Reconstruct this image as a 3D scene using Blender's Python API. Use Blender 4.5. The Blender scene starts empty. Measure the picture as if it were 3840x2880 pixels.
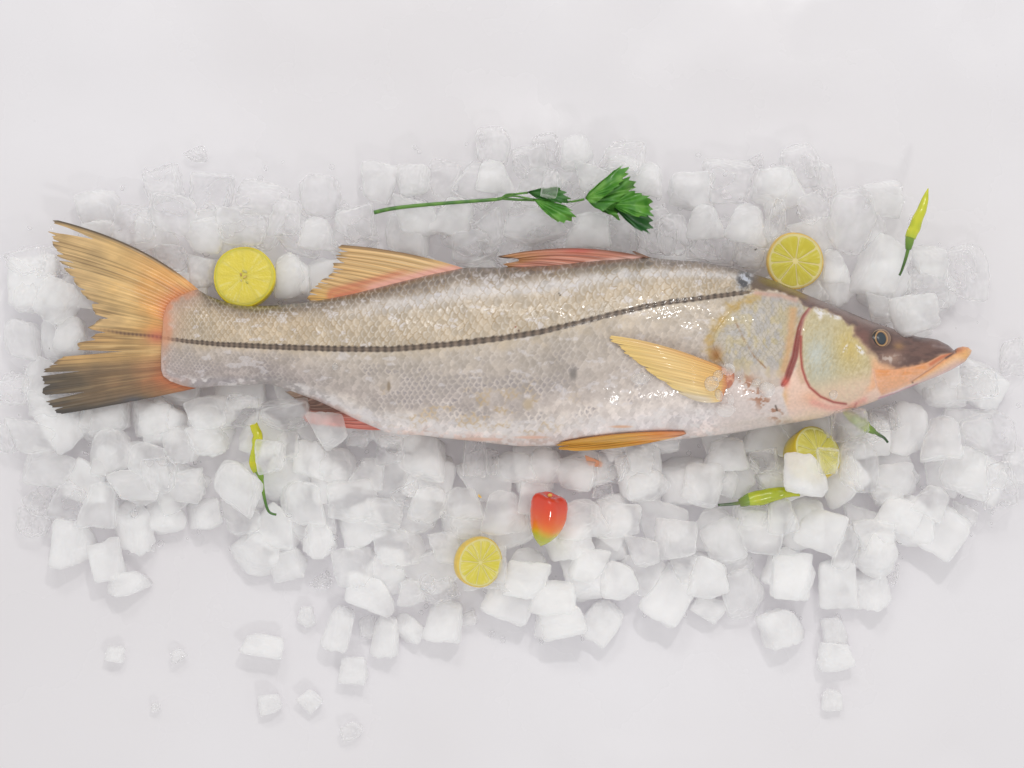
import bpy, bmesh, math, random
import numpy as np
from mathutils import Vector, Matrix, Euler

random.seed(11)
rng = np.random.default_rng(7)
S = bpy.context.scene
COL = S.collection

# ------------------------------------------------------------------ camera
CAMZ, ZF = 1.34, 0.040            # camera height, mid plane of the lying fish
K = 0.72 / 3840.0                 # metres per photo pixel on that plane
KD = 0.72 / 2212.0                # metres per px of the 2212 px wide view
cd = bpy.data.cameras.new('camera')
cd.sensor_width = 36.0
cd.lens = 36.0 * (CAMZ - ZF) / 0.72
cd.clip_start, cd.clip_end = 0.05, 50
cam = bpy.data.objects.new('camera', cd)
cam.location = (0, 0, CAMZ)
COL.objects.link(cam)
S.camera = cam

# ------------------------------------------------------------------ light
W = bpy.data.worlds.new('World'); S.world = W
W.use_nodes = True
bg = W.node_tree.nodes['Background']
bg.inputs[0].default_value = (1.0, 0.992, 0.990, 1)
bg.inputs[1].default_value = 0.73

def area(name, loc, target, sx, sy, power, col=(1, 1, 1)):
    l = bpy.data.lights.new(name, 'AREA')
    l.shape = 'RECTANGLE'; l.size = sx; l.size_y = sy
    l.energy = power; l.color = col
    o = bpy.data.objects.new(name, l)
    o.location = loc
    d = Vector(target) - Vector(loc)
    o.rotation_euler = d.to_track_quat('-Z', 'Y').to_euler()
    COL.objects.link(o)
    return o
area('softbox', (-0.25, 1.25, 1.55), (0.0, 0.0, 0.0), 0.45, 0.30, 3.5, (1, 0.985, 0.97))
area('glint_lamp', (0.30, 1.05, 1.75), (0.0, 0.0, 0.0), 0.08, 0.08, 5.5, (1, 0.985, 0.96))  # small added lamp, only there to put sparkles on ice and wet skin
area('front_glint_lamp', (0.35, -1.1, 1.5), (0.1, -0.15, 0.0), 0.08, 0.08, 2.8, (1, 0.99, 0.98))  # second added lamp for glints, from the front side
S.view_settings.view_transform = 'Standard'
S.view_settings.look = 'None'
S.view_settings.exposure = 0.0
S.view_settings.gamma = 1.0
S.cycles.max_bounces = 40
S.cycles.transmission_bounces = 24
S.cycles.transparent_max_bounces = 48
S.cycles.diffuse_bounces = 24
S.cycles.glossy_bounces = 16

# ------------------------------------------------------------------ helpers
def persp(z): return (CAMZ - z) / (CAMZ - ZF)
def PF(fx, fy, z):                # photo pixel (3840 wide) on the level z -> world
    p = persp(z)
    return np.stack(np.broadcast_arrays((fx - 1920.0) * K * p, -(fy - 1440.0) * K * p, z), -1)
def PD(dx, dy, z):                # same for the 2212 px wide view
    p = persp(z)
    return Vector(((dx - 1106.0) * KD * p, -(dy - 829.5) * KD * p, z))

def lin(c):
    c = np.asarray(c, float) / 255.0
    return np.where(c <= 0.04045, c / 12.92, ((c + 0.055) / 1.055) ** 2.4)
def L4(c, a=1.0):
    v = lin(c); return (float(v[0]), float(v[1]), float(v[2]), a)
def sst(a, b, x):
    t = np.clip((x - a) / (b - a), 0, 1); return t * t * (3 - 2 * t)
def mixc(c, col, m):
    return c + (np.asarray(col, float) - c) * np.asarray(m)[..., None]

def _h(ix, iy, seed):
    n = (ix.astype(np.int64) * 374761393 + iy.astype(np.int64) * 668265263 + seed * 974634777) & 0xffffffff
    n = ((n ^ (n >> 13)) * 1274126177) & 0xffffffff
    return ((n ^ (n >> 16)) & 0xffffff) / float(0xffffff)
def noise(x, y, seed=0):
    x = np.asarray(x, float); y = np.asarray(y, float)
    x0 = np.floor(x); y0 = np.floor(y)
    fx = x - x0; fy = y - y0
    fx = fx * fx * (3 - 2 * fx); fy = fy * fy * (3 - 2 * fy)
    a = _h(x0, y0, seed); b = _h(x0 + 1, y0, seed); c = _h(x0, y0 + 1, seed); d = _h(x0 + 1, y0 + 1, seed)
    return (a + (b - a) * fx) * (1 - fy) + (c + (d - c) * fx) * fy
def fbm(x, y, seed=0, o=4):
    s = 0.0; a = 0.5; t = 0.0
    for k in range(o):
        s = s + a * noise(x * 2 ** k, y * 2 ** k, seed + k); t += a; a *= 0.5
    return s / t

def seg_dist(X, Y, pts):
    d = np.full(np.shape(X), 1e9)
    for (x0, y0), (x1, y1) in zip(pts[:-1], pts[1:]):
        dx, dy = x1 - x0, y1 - y0
        t = np.clip(((X - x0) * dx + (Y - y0) * dy) / (dx * dx + dy * dy + 1e-9), 0, 1)
        d = np.minimum(d, np.hypot(X - x0 - t * dx, Y - y0 - t * dy))
    return d
def inside(X, Y, poly):
    r = np.zeros(np.shape(X), bool)
    n = len(poly)
    for i in range(n):
        x0, y0 = poly[i]; x1, y1 = poly[(i + 1) % n]
        if y0 == y1: continue
        c = ((y0 > Y) != (y1 > Y)) & (X < (x1 - x0) * (Y - y0) / (y1 - y0) + x0)
        r ^= c
    return r
def pmask(X, Y, poly, soft):
    d = seg_dist(X, Y, list(poly) + [poly[0]])
    sd = np.where(inside(X, Y, poly), d, -d)
    return sst(-soft, soft, sd)

def mesh_from(name, V, Fq, cols=None, smooth=True):
    me = bpy.data.meshes.new(name)
    V = np.ascontiguousarray(V, dtype=np.float32).reshape(-1, 3)
    Fq = np.asarray(Fq, dtype=np.int32)
    n = Fq.shape[1]
    me.vertices.add(len(V)); me.vertices.foreach_set('co', V.ravel())
    me.loops.add(Fq.size); me.loops.foreach_set('vertex_index', Fq.ravel())
    me.polygons.add(len(Fq))
    me.polygons.foreach_set('loop_start', np.arange(0, Fq.size, n, dtype=np.int32))
    me.polygons.foreach_set('loop_total', np.full(len(Fq), n, dtype=np.int32))
    if smooth:
        me.polygons.foreach_set('use_smooth', np.ones(len(Fq), dtype=bool))
    me.update(calc_edges=True); me.validate()
    if cols is not None:
        a = me.color_attributes.new('tint', 'FLOAT_COLOR', 'POINT')
        c = np.ones((len(V), 4), np.float32); c[:, :3] = np.clip(np.asarray(cols).reshape(-1, 3), 0, 1)
        a.data.foreach_set('color', c.ravel())
    return me
def link(name, me, mat=None, parent=None, loc=None, rot=None):
    o = bpy.data.objects.new(name, me)
    COL.objects.link(o)
    if mat is not None and me is not None:
        me.materials.clear(); me.materials.append(mat)
    if parent is not None: o.parent = parent
    if loc is not None: o.location = loc
    if rot is not None: o.rotation_euler = rot
    return o
def thing(name, label, cat, loc=(0, 0, 0), rot=(0, 0, 0), group=None):
    o = bpy.data.objects.new(name, None); COL.objects.link(o)
    o.empty_display_size = 0.01
    o.location = loc; o.rotation_euler = rot
    tag(o, label, cat, group); return o
def tag(o, label, cat, group=None):
    o['label'] = label; o['category'] = cat
    if group: o['group'] = group
    return o

def gridq(nu, nv, closed_v=False):
    i = np.arange(nu - 1)[:, None]
    j = np.arange(nv if closed_v else nv - 1)[None, :]
    j2 = (j + 1) % nv
    return np.stack([i * nv + j, (i + 1) * nv + j, (i + 1) * nv + j2, i * nv + j2], -1).reshape(-1, 4)

def tube(path, radii, nseg=14, cap=True, lob=None, rep=6):
    """smooth tube through points (Vectors) -> V, F (quads)"""
    P = np.array([list(p) for p in path], float); R = np.array(radii, float)
    n = len(P)
    t = np.linspace(0, n - 1, (n - 1) * rep + 1)
    def cr(A):
        i = np.clip(np.floor(t).astype(int), 0, n - 2); f = (t - i)
        f = f if A.ndim == 1 else f[:, None]
        g = lambda k: A[np.clip(i + k, 0, n - 1)]
        a, b, c, d = g(-1), g(0), g(1), g(2)
        return 0.5 * (2 * b + (c - a) * f + (2 * a - 5 * b + 4 * c - d) * f ** 2 + (3 * b - a - 3 * c + d) * f ** 3)
    C = cr(P); RR = np.maximum(cr(R), 1e-5)
    T = np.gradient(C, axis=0); T /= np.linalg.norm(T, axis=1)[:, None] + 1e-12
    up = np.array([0, 0, 1.0])
    A = np.cross(T, up); A /= np.linalg.norm(A, axis=1)[:, None] + 1e-9
    Bn = np.cross(A, T)
    th = np.linspace(0, 2 * np.pi, nseg, endpoint=False)
    m = np.ones((len(C), nseg))
    if lob is not None: m = lob(np.linspace(0, 1, len(C))[:, None], th[None, :])
    V = C[:, None, :] + (RR[:, None] * m)[..., None] * (np.cos(th)[None, :, None] * A[:, None, :] + np.sin(th)[None, :, None] * Bn[:, None, :])
    nv = len(C)
    Fq = gridq(nv, nseg, True)
    V = V.reshape(-1, 3)
    if cap:
        V = np.vstack([V, C[0], C[-1]])
        a, b = len(V) - 2, len(V) - 1
        j = np.arange(nseg)
        f0 = np.stack([np.full(nseg, a), j, (j + 1) % nseg, np.full(nseg, a)], -1)
        o = (nv - 1) * nseg
        f1 = np.stack([np.full(nseg, b), o + (j + 1) % nseg, o + j, np.full(nseg, b)], -1)
        return V, Fq, np.vstack([f0[:, :3], f1[:, :3]]), np.linspace(0, 1, nv), nseg
    return V, Fq, None, np.linspace(0, 1, nv), nseg
def mesh_qt(name, V, Fq, Ft, cols=None):
    me = bpy.data.meshes.new(name)
    me.from_pydata(np.asarray(V).tolist(), [], Fq.tolist() + (Ft.tolist() if Ft is not None else []))
    me.polygons.foreach_set('use_smooth', np.ones(len(me.polygons), dtype=bool)); me.update()
    if cols is not None:
        a = me.color_attributes.new('tint', 'FLOAT_COLOR', 'POINT')
        c = np.ones((len(me.vertices), 4), np.float32); c[:, :3] = np.clip(cols, 0, 1)
        a.data.foreach_set('color', c.ravel())
    return me

# ------------------------------------------------------------------ materials
def new_mat(name):
    m = bpy.data.materials.new(name); m.use_nodes = True
    nt = m.node_tree
    return m, nt, nt.nodes['Principled BSDF']
def N(nt, t, **kw):
    n = nt.nodes.new(t)
    for k, v in kw.items(): setattr(n, k, v)
    return n
def bump(nt, b, scale, strength, dist=0.001, detail=3, coord='Object'):
    tc = N(nt, 'ShaderNodeTexCoord')
    nz = N(nt, 'ShaderNodeTexNoise'); nz.inputs['Scale'].default_value = scale; nz.inputs['Detail'].default_value = detail
    bp = N(nt, 'ShaderNodeBump'); bp.inputs['Strength'].default_value = strength; bp.inputs['Distance'].default_value = dist
    nt.links.new(tc.outputs[coord], nz.inputs['Vector'])
    nt.links.new(nz.outputs['Fac'], bp.inputs['Height'])
    nt.links.new(bp.outputs['Normal'], b.inputs['Normal'])
    return nz, tc
def tint_mat(name, rough=0.4, sss=0.0, sr=(0.006, 0.003, 0.002), coat=0.0, bs=0.0, bscale=900, spec=0.5, trans=0.0):
    m, nt, b = new_mat(name)
    at = N(nt, 'ShaderNodeAttribute'); at.attribute_name = 'tint'
    nt.links.new(at.outputs['Color'], b.inputs['Base Color'])
    b.inputs['Roughness'].default_value = rough
    b.inputs['Specular IOR Level'].default_value = spec
    b.inputs['Subsurface Weight'].default_value = sss
    b.inputs['Subsurface Radius'].default_value = sr
    b.inputs['Subsurface Scale'].default_value = 1.0
    b.inputs['Coat Weight'].default_value = coat
    b.inputs['Coat Roughness'].default_value = 0.09
    b.inputs['Transmission Weight'].default_value = trans
    if bs > 0: bump(nt, b, bscale, bs)
    return m
def plain_mat(name, col, rough=0.4, sss=0.0, sr=(0.005, 0.004, 0.002), coat=0.0, var=0.12, vscale=200, bs=0.1, trans=0.0):
    m, nt, b = new_mat(name)
    tc = N(nt, 'ShaderNodeTexCoord')
    nz = N(nt, 'ShaderNodeTexNoise'); nz.inputs['Scale'].default_value = vscale; nz.inputs['Detail'].default_value = 4
    nt.links.new(tc.outputs['Object'], nz.inputs['Vector'])
    mx = N(nt, 'ShaderNodeMix', data_type='RGBA')
    a = lin(col)
    mx.inputs[6].default_value = (*[float(v) for v in a * (1 - var)], 1)
    mx.inputs[7].default_value = (*[float(v) for v in np.clip(a * (1 + var), 0, 1)], 1)
    nt.links.new(nz.outputs['Fac'], mx.inputs[0])
    nt.links.new(mx.outputs[2], b.inputs['Base Color'])
    b.inputs['Roughness'].default_value = rough
    b.inputs['Subsurface Weight'].default_value = sss
    b.inputs['Subsurface Radius'].default_value = sr
    b.inputs['Subsurface Scale'].default_value = 1.0
    b.inputs['Coat Weight'].default_value = coat
    b.inputs['Transmission Weight'].default_value = trans
    if bs > 0:
        bp = N(nt, 'ShaderNodeBump'); bp.inputs['Strength'].default_value = bs; bp.inputs['Distance'].default_value = 0.0006
        nt.links.new(nz.outputs['Fac'], bp.inputs['Height']); nt.links.new(bp.outputs['Normal'], b.inputs['Normal'])
    return m

def ice_mat(name, base, body, rim, rough, bstr):
    """wet block: see-through in the middle, milky scatter, more reflection towards the rim"""
    m, nt, b = new_mat(name)
    out = nt.nodes['Material Output']
    b.inputs['Base Color'].default_value = (*base, 1)
    b.inputs['IOR'].default_value = 1.31
    b.inputs['Specular IOR Level'].default_value = 0.0
    b.inputs['Subsurface Weight'].default_value = 1.0
    b.inputs['Subsurface Radius'].default_value = (0.020, 0.021, 0.022)
    b.inputs['Subsurface Scale'].default_value = 1.0
    b.inputs['Roughness'].default_value = 0.5
    tc = N(nt, 'ShaderNodeTexCoord'); oi = N(nt, 'ShaderNodeObjectInfo')
    va = N(nt, 'ShaderNodeVectorMath', operation='ADD')
    sc = N(nt, 'ShaderNodeVectorMath', operation='SCALE'); sc.inputs['Scale'].default_value = 37.0
    cb = N(nt, 'ShaderNodeCombineXYZ')
    for k in range(3): nt.links.new(oi.outputs['Random'], cb.inputs[k])
    nt.links.new(cb.outputs[0], sc.inputs[0])
    nt.links.new(tc.outputs['Object'], va.inputs[0]); nt.links.new(sc.outputs[0], va.inputs[1])
    # milky core: wanders through the block
    n2 = N(nt, 'ShaderNodeTexNoise'); n2.inputs['Scale'].default_value = 1.5; n2.inputs['Detail'].default_value = 1.0
    nt.links.new(va.outputs[0], n2.inputs['Vector'])
    mr = N(nt, 'ShaderNodeMapRange'); mr.inputs[1].default_value = 0.3; mr.inputs[2].default_value = 0.7
    mr.inputs[3].default_value = max(0, body - 0.12); mr.inputs[4].default_value = min(1, body + 0.12)
    nt.links.new(n2.outputs['Fac'], mr.inputs[0])
    lw = N(nt, 'ShaderNodeLayerWeight'); lw.inputs['Blend'].default_value = 0.35
    mul = N(nt, 'ShaderNodeMath', operation='MULTIPLY'); mul.inputs[1].default_value = rim
    nt.links.new(lw.outputs['Facing'], mul.inputs[0])
    ad = N(nt, 'ShaderNodeMath', operation='ADD', use_clamp=True)
    nt.links.new(mr.outputs[0], ad.inputs[0]); nt.links.new(mul.outputs[0], ad.inputs[1])
    nb = N(nt, 'ShaderNodeTexNoise'); nb.inputs['Scale'].default_value = 4.5; nb.inputs['Detail'].default_value = 4; nb.inputs['Roughness'].default_value = 0.6
    nt.links.new(va.outputs[0], nb.inputs['Vector'])
    bp = N(nt, 'ShaderNodeBump'); bp.inputs['Strength'].default_value = bstr; bp.inputs['Distance'].default_value = 0.010
    # crinkled, freshly broken patches on part of each block
    nf = N(nt, 'ShaderNodeTexNoise'); nf.inputs['Scale'].default_value = 19.0; nf.inputs['Detail'].default_value = 3
    nt.links.new(va.outputs[0], nf.inputs['Vector'])
    mk = N(nt, 'ShaderNodeMapRange'); mk.inputs[1].default_value = .52; mk.inputs[2].default_value = .62
    nm_ = N(nt, 'ShaderNodeTexNoise'); nm_.inputs['Scale'].default_value = 2.6; nm_.inputs['Detail'].default_value = 1
    nt.links.new(va.outputs[0], nm_.inputs['Vector']); nt.links.new(nm_.outputs['Fac'], mk.inputs[0])
    mu = N(nt, 'ShaderNodeMath', operation='MULTIPLY'); nt.links.new(nf.outputs['Fac'], mu.inputs[0]); nt.links.new(mk.outputs[0], mu.inputs[1])
    sm_ = N(nt, 'ShaderNodeMath', operation='MULTIPLY_ADD'); sm_.inputs[1].default_value = 0.16
    nt.links.new(mu.outputs[0], sm_.inputs[0]); nt.links.new(nb.outputs['Fac'], sm_.inputs[2])
    nt.links.new(sm_.outputs[0], bp.inputs['Height'])
    gl = N(nt, 'ShaderNodeBsdfGlossy'); gl.inputs['Roughness'].default_value = rough
    nt.links.new(bp.outputs['Normal'], gl.inputs['Normal'])
    rf = N(nt, 'ShaderNodeBsdfGlass'); rf.inputs['IOR'].default_value = 1.15; rf.inputs['Roughness'].default_value = 0.05
    tp = N(nt, 'ShaderNodeBsdfTransparent')
    m0 = N(nt, 'ShaderNodeMixShader'); m0.inputs[0].default_value = 0.22
    nt.links.new(tp.outputs[0], m0.inputs[1]); nt.links.new(rf.outputs[0], m0.inputs[2])
    m1 = N(nt, 'ShaderNodeMixShader'); m2 = N(nt, 'ShaderNodeMixShader')
    ge = N(nt, 'ShaderNodeNewGeometry')
    inv = N(nt, 'ShaderNodeMath', operation='SUBTRACT'); inv.inputs[0].default_value = 1.0
    nt.links.new(ge.outputs['Backfacing'], inv.inputs[1])
    f1 = N(nt, 'ShaderNodeMath', operation='MULTIPLY'); f2 = N(nt, 'ShaderNodeMath', operation='MULTIPLY')
    nt.links.new(ad.outputs[0], f1.inputs[0]); nt.links.new(inv.outputs[0], f1.inputs[1])
    pw = N(nt, 'ShaderNodeMath', operation='POWER'); pw.inputs[1].default_value = 3.0
    nt.links.new(lw.outputs['Facing'], pw.inputs[0])
    ma = N(nt, 'ShaderNodeMath', operation='MULTIPLY_ADD'); ma.inputs[1].default_value = 0.07; ma.inputs[2].default_value = 0.042
    nt.links.new(pw.outputs[0], ma.inputs[0])
    nt.links.new(ma.outputs[0], f2.inputs[0]); nt.links.new(inv.outputs[0], f2.inputs[1])
    nt.links.new(f1.outputs[0], m1.inputs[0]); nt.links.new(m0.outputs[0], m1.inputs[1]); nt.links.new(b.outputs[0], m1.inputs[2])
    nt.links.new(f2.outputs[0], m2.inputs[0]); nt.links.new(m1.outputs[0], m2.inputs[1]); nt.links.new(gl.outputs[0], m2.inputs[2])
    nt.links.new(m2.outputs[0], out.inputs['Surface'])
    return m
ICE = {
    'clear':   ice_mat('ice_clear', (0.992, 0.993, 0.995), 0.10, 0.45, 0.09, 0.8),
    'cloudy':  ice_mat('ice_cloudy', (0.992, 0.993, 0.994), 0.40, 0.45, 0.10, 0.7),
    'frosted': ice_mat('ice_frosted', (0.993, 0.993, 0.993), 0.78, 0.25, 0.13, 0.7),
}

# ------------------------------------------------------------------ table
def build_table():
    n = 260
    a = np.linspace(-1.3, 1.3, n)
    X, Y = np.meshgrid(a, a, indexing='ij')
    away = np.maximum(sst(.30, .42, np.abs(X)), sst(.16, .24, np.abs(Y)))
    Z = (fbm(X * 5 + 9, Y * 6 + 3, 21, 3) - 0.5) * 0.026 * away + (fbm(X * 14 + Y * 5, Y * 16, 33, 3) - 0.5) * 0.0022
    me = mesh_from('tabletop', np.stack([X, Y, Z - 0.0015], -1), gridq(n, n))
    m, nt, b = new_mat('white_sheet')
    tc = N(nt, 'ShaderNodeTexCoord')
    nz = N(nt, 'ShaderNodeTexNoise'); nz.inputs['Scale'].default_value = 3.0; nz.inputs['Detail'].default_value = 4
    nt.links.new(tc.outputs['Object'], nz.inputs['Vector'])
    rp = N(nt, 'ShaderNodeValToRGB')
    rp.color_ramp.elements[0].position = 0.35; rp.color_ramp.elements[0].color = L4((229, 226, 228))
    rp.color_ramp.elements[1].position = 0.65; rp.color_ramp.elements[1].color = L4((235, 233, 236))
    nt.links.new(nz.outputs['Fac'], rp.inputs[0]); nt.links.new(rp.outputs[0], b.inputs['Base Color'])
    n3 = N(nt, 'ShaderNodeTexNoise'); n3.inputs['Scale'].default_value = 9.0; n3.inputs['Detail'].default_value = 5
    nt.links.new(tc.outputs['Object'], n3.inputs['Vector'])
    mr = N(nt, 'ShaderNodeMapRange'); mr.inputs[1].default_value = .42; mr.inputs[2].default_value = .6; mr.inputs[3].default_value = .12; mr.inputs[4].default_value = .5
    nt.links.new(n3.outputs['Fac'], mr.inputs[0]); nt.links.new(mr.outputs[0], b.inputs['Roughness'])
    bp = N(nt, 'ShaderNodeBump'); bp.inputs['Strength'].default_value = .35; bp.inputs['Distance'].default_value = .004
    nt.links.new(n3.outputs['Fac'], bp.inputs['Height']); nt.links.new(bp.outputs['Normal'], b.inputs['Normal'])
    b.inputs['Specular IOR Level'].default_value = 0.5
    o = link('tabletop', me, m)
    o['kind'] = 'structure'
    return o
build_table()

# ------------------------------------------------------------------ fish body
TOP = np.array([(605,1300),(613,1180),(625,1146),(642,1124),(680,1104),(718,1090),(740,1085),(775,1105),(828,1128),(897,1146),(955,1149),(1042,1143),(1152,1133),
 (1237,1119),(1339,1098),(1475,1063),(1610,1030),(1746,1002),(1847,1003),(1949,1000),(2085,992),(2220,976),(2356,966),(2424,962),(2500,973),(2616,980),
 (2731,1001),(2824,1026),(2905,1054),(2992,1092),(3079,1128),(3165,1163),(3252,1200),(3310,1221),(3340,1229),(3368,1241),(3403,1252),(3449,1265),(3472,1266),
 (3513,1273),(3553,1293),(3577,1314),(3583,1309),(3590,1304),(3611,1299),(3630,1302),(3640,1312)], float)
BOT = np.array([(605,1390),(612,1410),(637,1429),(683,1447),(747,1457),(810,1448),(926,1445),(1007,1437),(1102,1470),(1203,1508),(1271,1541),(1339,1575),
 (1441,1618),(1475,1629),(1576,1632),(1678,1645),(1814,1658),(1881,1667),(1949,1674),(2085,1671),(2288,1668),(2500,1653),(2616,1641),(2760,1623),(2847,1606),
 (2934,1592),(2992,1583),(3079,1568),(3165,1545),(3252,1516),(3339,1482),(3426,1447),(3513,1412),(3570,1386),(3617,1357),(3636,1332),(3640,1318)], float)
LAT = np.array([(324,1227),(463,1250),(579,1261),(631,1270),(694,1279),(810,1290),(984,1299),(1271,1309),(1475,1309),(1610,1298),(1746,1285),(1881,1268),
 (2017,1247),(2153,1214),(2288,1180),(2424,1149),(2500,1134),(2616,1120),(2731,1105),(2789,1097),(2900,1090),(3640,1310)], float)
THK = np.array([(605,.0008),(640,.0045),(720,.012),(900,.019),(1200,.027),(1500,.035),(2000,.042),(2400,.045),(2800,.044),(3000,.040),(3250,.029),(3420,.019),(3560,.010),(3620,.006),(3640,.003)], float)
XS = np.arange(600, 3645, 1.0)
def smooth_line(A, w, lo, hi):
    y = np.interp(XS, A[:, 0], A[:, 1])
    k = np.hanning(w + 2)[1:-1]; k /= k.sum()
    ys = np.convolve(np.pad(y, w // 2, mode='edge'), k, 'valid')[:len(y)]
    m = sst(lo, lo + 40, XS) * (1 - sst(hi - 40, hi, XS))
    return y * (1 - m) + ys * m
TOPS = smooth_line(TOP, 61, 760, 3520); BOTS = smooth_line(BOT, 61, 640, 3600)
LATS = smooth_line(LAT, 61, 700, 3400)
THKS = smooth_line(THK, 121, 640, 3600)
fT = lambda x: np.interp(x, XS, TOPS)
fB = lambda x: np.interp(x, XS, BOTS)
fL = lambda x: np.interp(x, XS, LATS)
fH = lambda x: np.interp(x, XS, THKS)
def zsurf(X, Y):
    T, B = fT(X), fB(X)
    v = np.clip((Y - 0.5 * (T + B)) / (0.5 * (B - T) + 1e-6), -1, 1)
    w = v * 1.0
    p = (1 - np.abs(w) ** 2.7)
    return ZF + fH(X) * np.maximum(p, 0) ** 0.58
def zapp(FX, FY):
    """height of the skin seen at an apparent photo pixel"""
    z = np.full(np.shape(FX), ZF)
    for _ in range(3):
        p = persp(z)
        z = zsurf(1920 + (FX - 1920) * p, 1440 + (FY - 1440) * p)
    return z
# scale lattice
_cw = np.interp(XS, [600, 900, 1300, 1900, 2300, 2600, 2900, 3640], [16, 22, 26, 31, 31, 27, 24, 21])
_U = np.cumsum(1.0 / _cw)
fU = lambda x: np.interp(x, XS, _U)
fCW = lambda x: np.interp(x, XS, _cw)
def scales(X, Y):
    L = fL(X); below = Y > L
    f = np.where(below, 1.22, 1.0)
    jx = (noise(X / 60, Y / 60, 5) - .5) * 0.6 + (noise(X / 17, Y / 17, 25) - .5) * 0.30
    u = fU(X) * f + jx
    v = (Y - L) / (fCW(X) * 0.74) * f + (noise(X / 70, Y / 70, 6) - .5) * 0.6 + (noise(X / 15, Y / 15, 26) - .5) * 0.34
    best_e = np.zeros_like(X); best_u = np.full_like(X, -1e9); bid = np.zeros_like(X)
    bdu = np.zeros_like(X); bdv = np.zeros_like(X)
    j0 = np.round(v)
    for dj in (-1, 0, 1):
        j = j0 + dj
        par = np.mod(j, 2) * 0.5
        i0 = np.round(u - par)
        for di in (-1, 0, 1, 2):
            cu = i0 + di + par
            h = _h(cu * 2, j, 77)
            du = u - cu - (h - .5) * 0.16; dv = v - j
            r = (np.abs(du / 1.02) ** 1.9 + np.abs(dv / (1.06)) ** 2.0) ** 0.5
            ok = (r < 1) & (cu > best_u)
            best_e = np.where(ok, 1 - r, best_e); best_u = np.where(ok, cu, best_u)
            bid = np.where(ok, h, bid); bdu = np.where(ok, du, bdu); bdv = np.where(ok, dv, bdv)
    return best_e, bid, bdu, bdv, below

# head regions, photo pixels
ARC = [(2838,1108),(2792,1130),(2744,1160),(2712,1190),(2692,1219),(2673,1251),(2657,1284),(2660,1310),(2684,1345)]
GILL = [(3044,1147),(3013,1186),(2998,1230),(2989,1284),(2981,1336),(2961,1390),(2951,1423),(2937,1442)]
CHEEK = [(3048,1151),(3025,1180),(3013,1208),(3007,1262),(3007,1325),(3011,1381),(3026,1425),(3038,1450),(3079,1484),(3125,1505),(3177,1513),
         (3225,1490),(3265,1440),(3272,1390),(3262,1345),(3235,1300),(3200,1250),(3195,1215),(3150,1190),(3095,1162)]
OPERC = [(2838,1112),(2792,1132),(2744,1163),(2712,1193),(2690,1224),(2674,1256),(2666,1290),(2690,1340),(2735,1400),(2800,1440),(2870,1470),(2935,1445),
         (2950,1423),(2962,1385),(2978,1336),(2985,1284),(2994,1230),(3008,1186),(3034,1150),(2985,1124),(2940,1104),(2885,1096)]
DARK = [(2815,1010),(2905,1040),(3079,1110),(3252,1180),(3400,1230),(3560,1270),(3600,1318),(3565,1328),(3530,1332),(3484,1358),(3421,1374),(3353,1385),(3300,1352),
        (3262,1322),(3236,1290),(3208,1250),(3200,1220),(3150,1187),(3090,1158),(3031,1145),(2987,1123),(2944,1101),(2911,1094),(2857,1084),(2822,1090)]
MAXI = [(3272,1383),(3310,1386),(3353,1386),(3421,1374),(3480,1358),(3530,1330),(3578,1322),(3540,1345),(3500,1374),(3420,1427),(3360,1460),(3306,1483),(3288,1452)]
JAWL = [(3303,1484),(3360,1462),(3420,1430),(3500,1378),(3560,1334),(3585,1318)]

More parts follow.
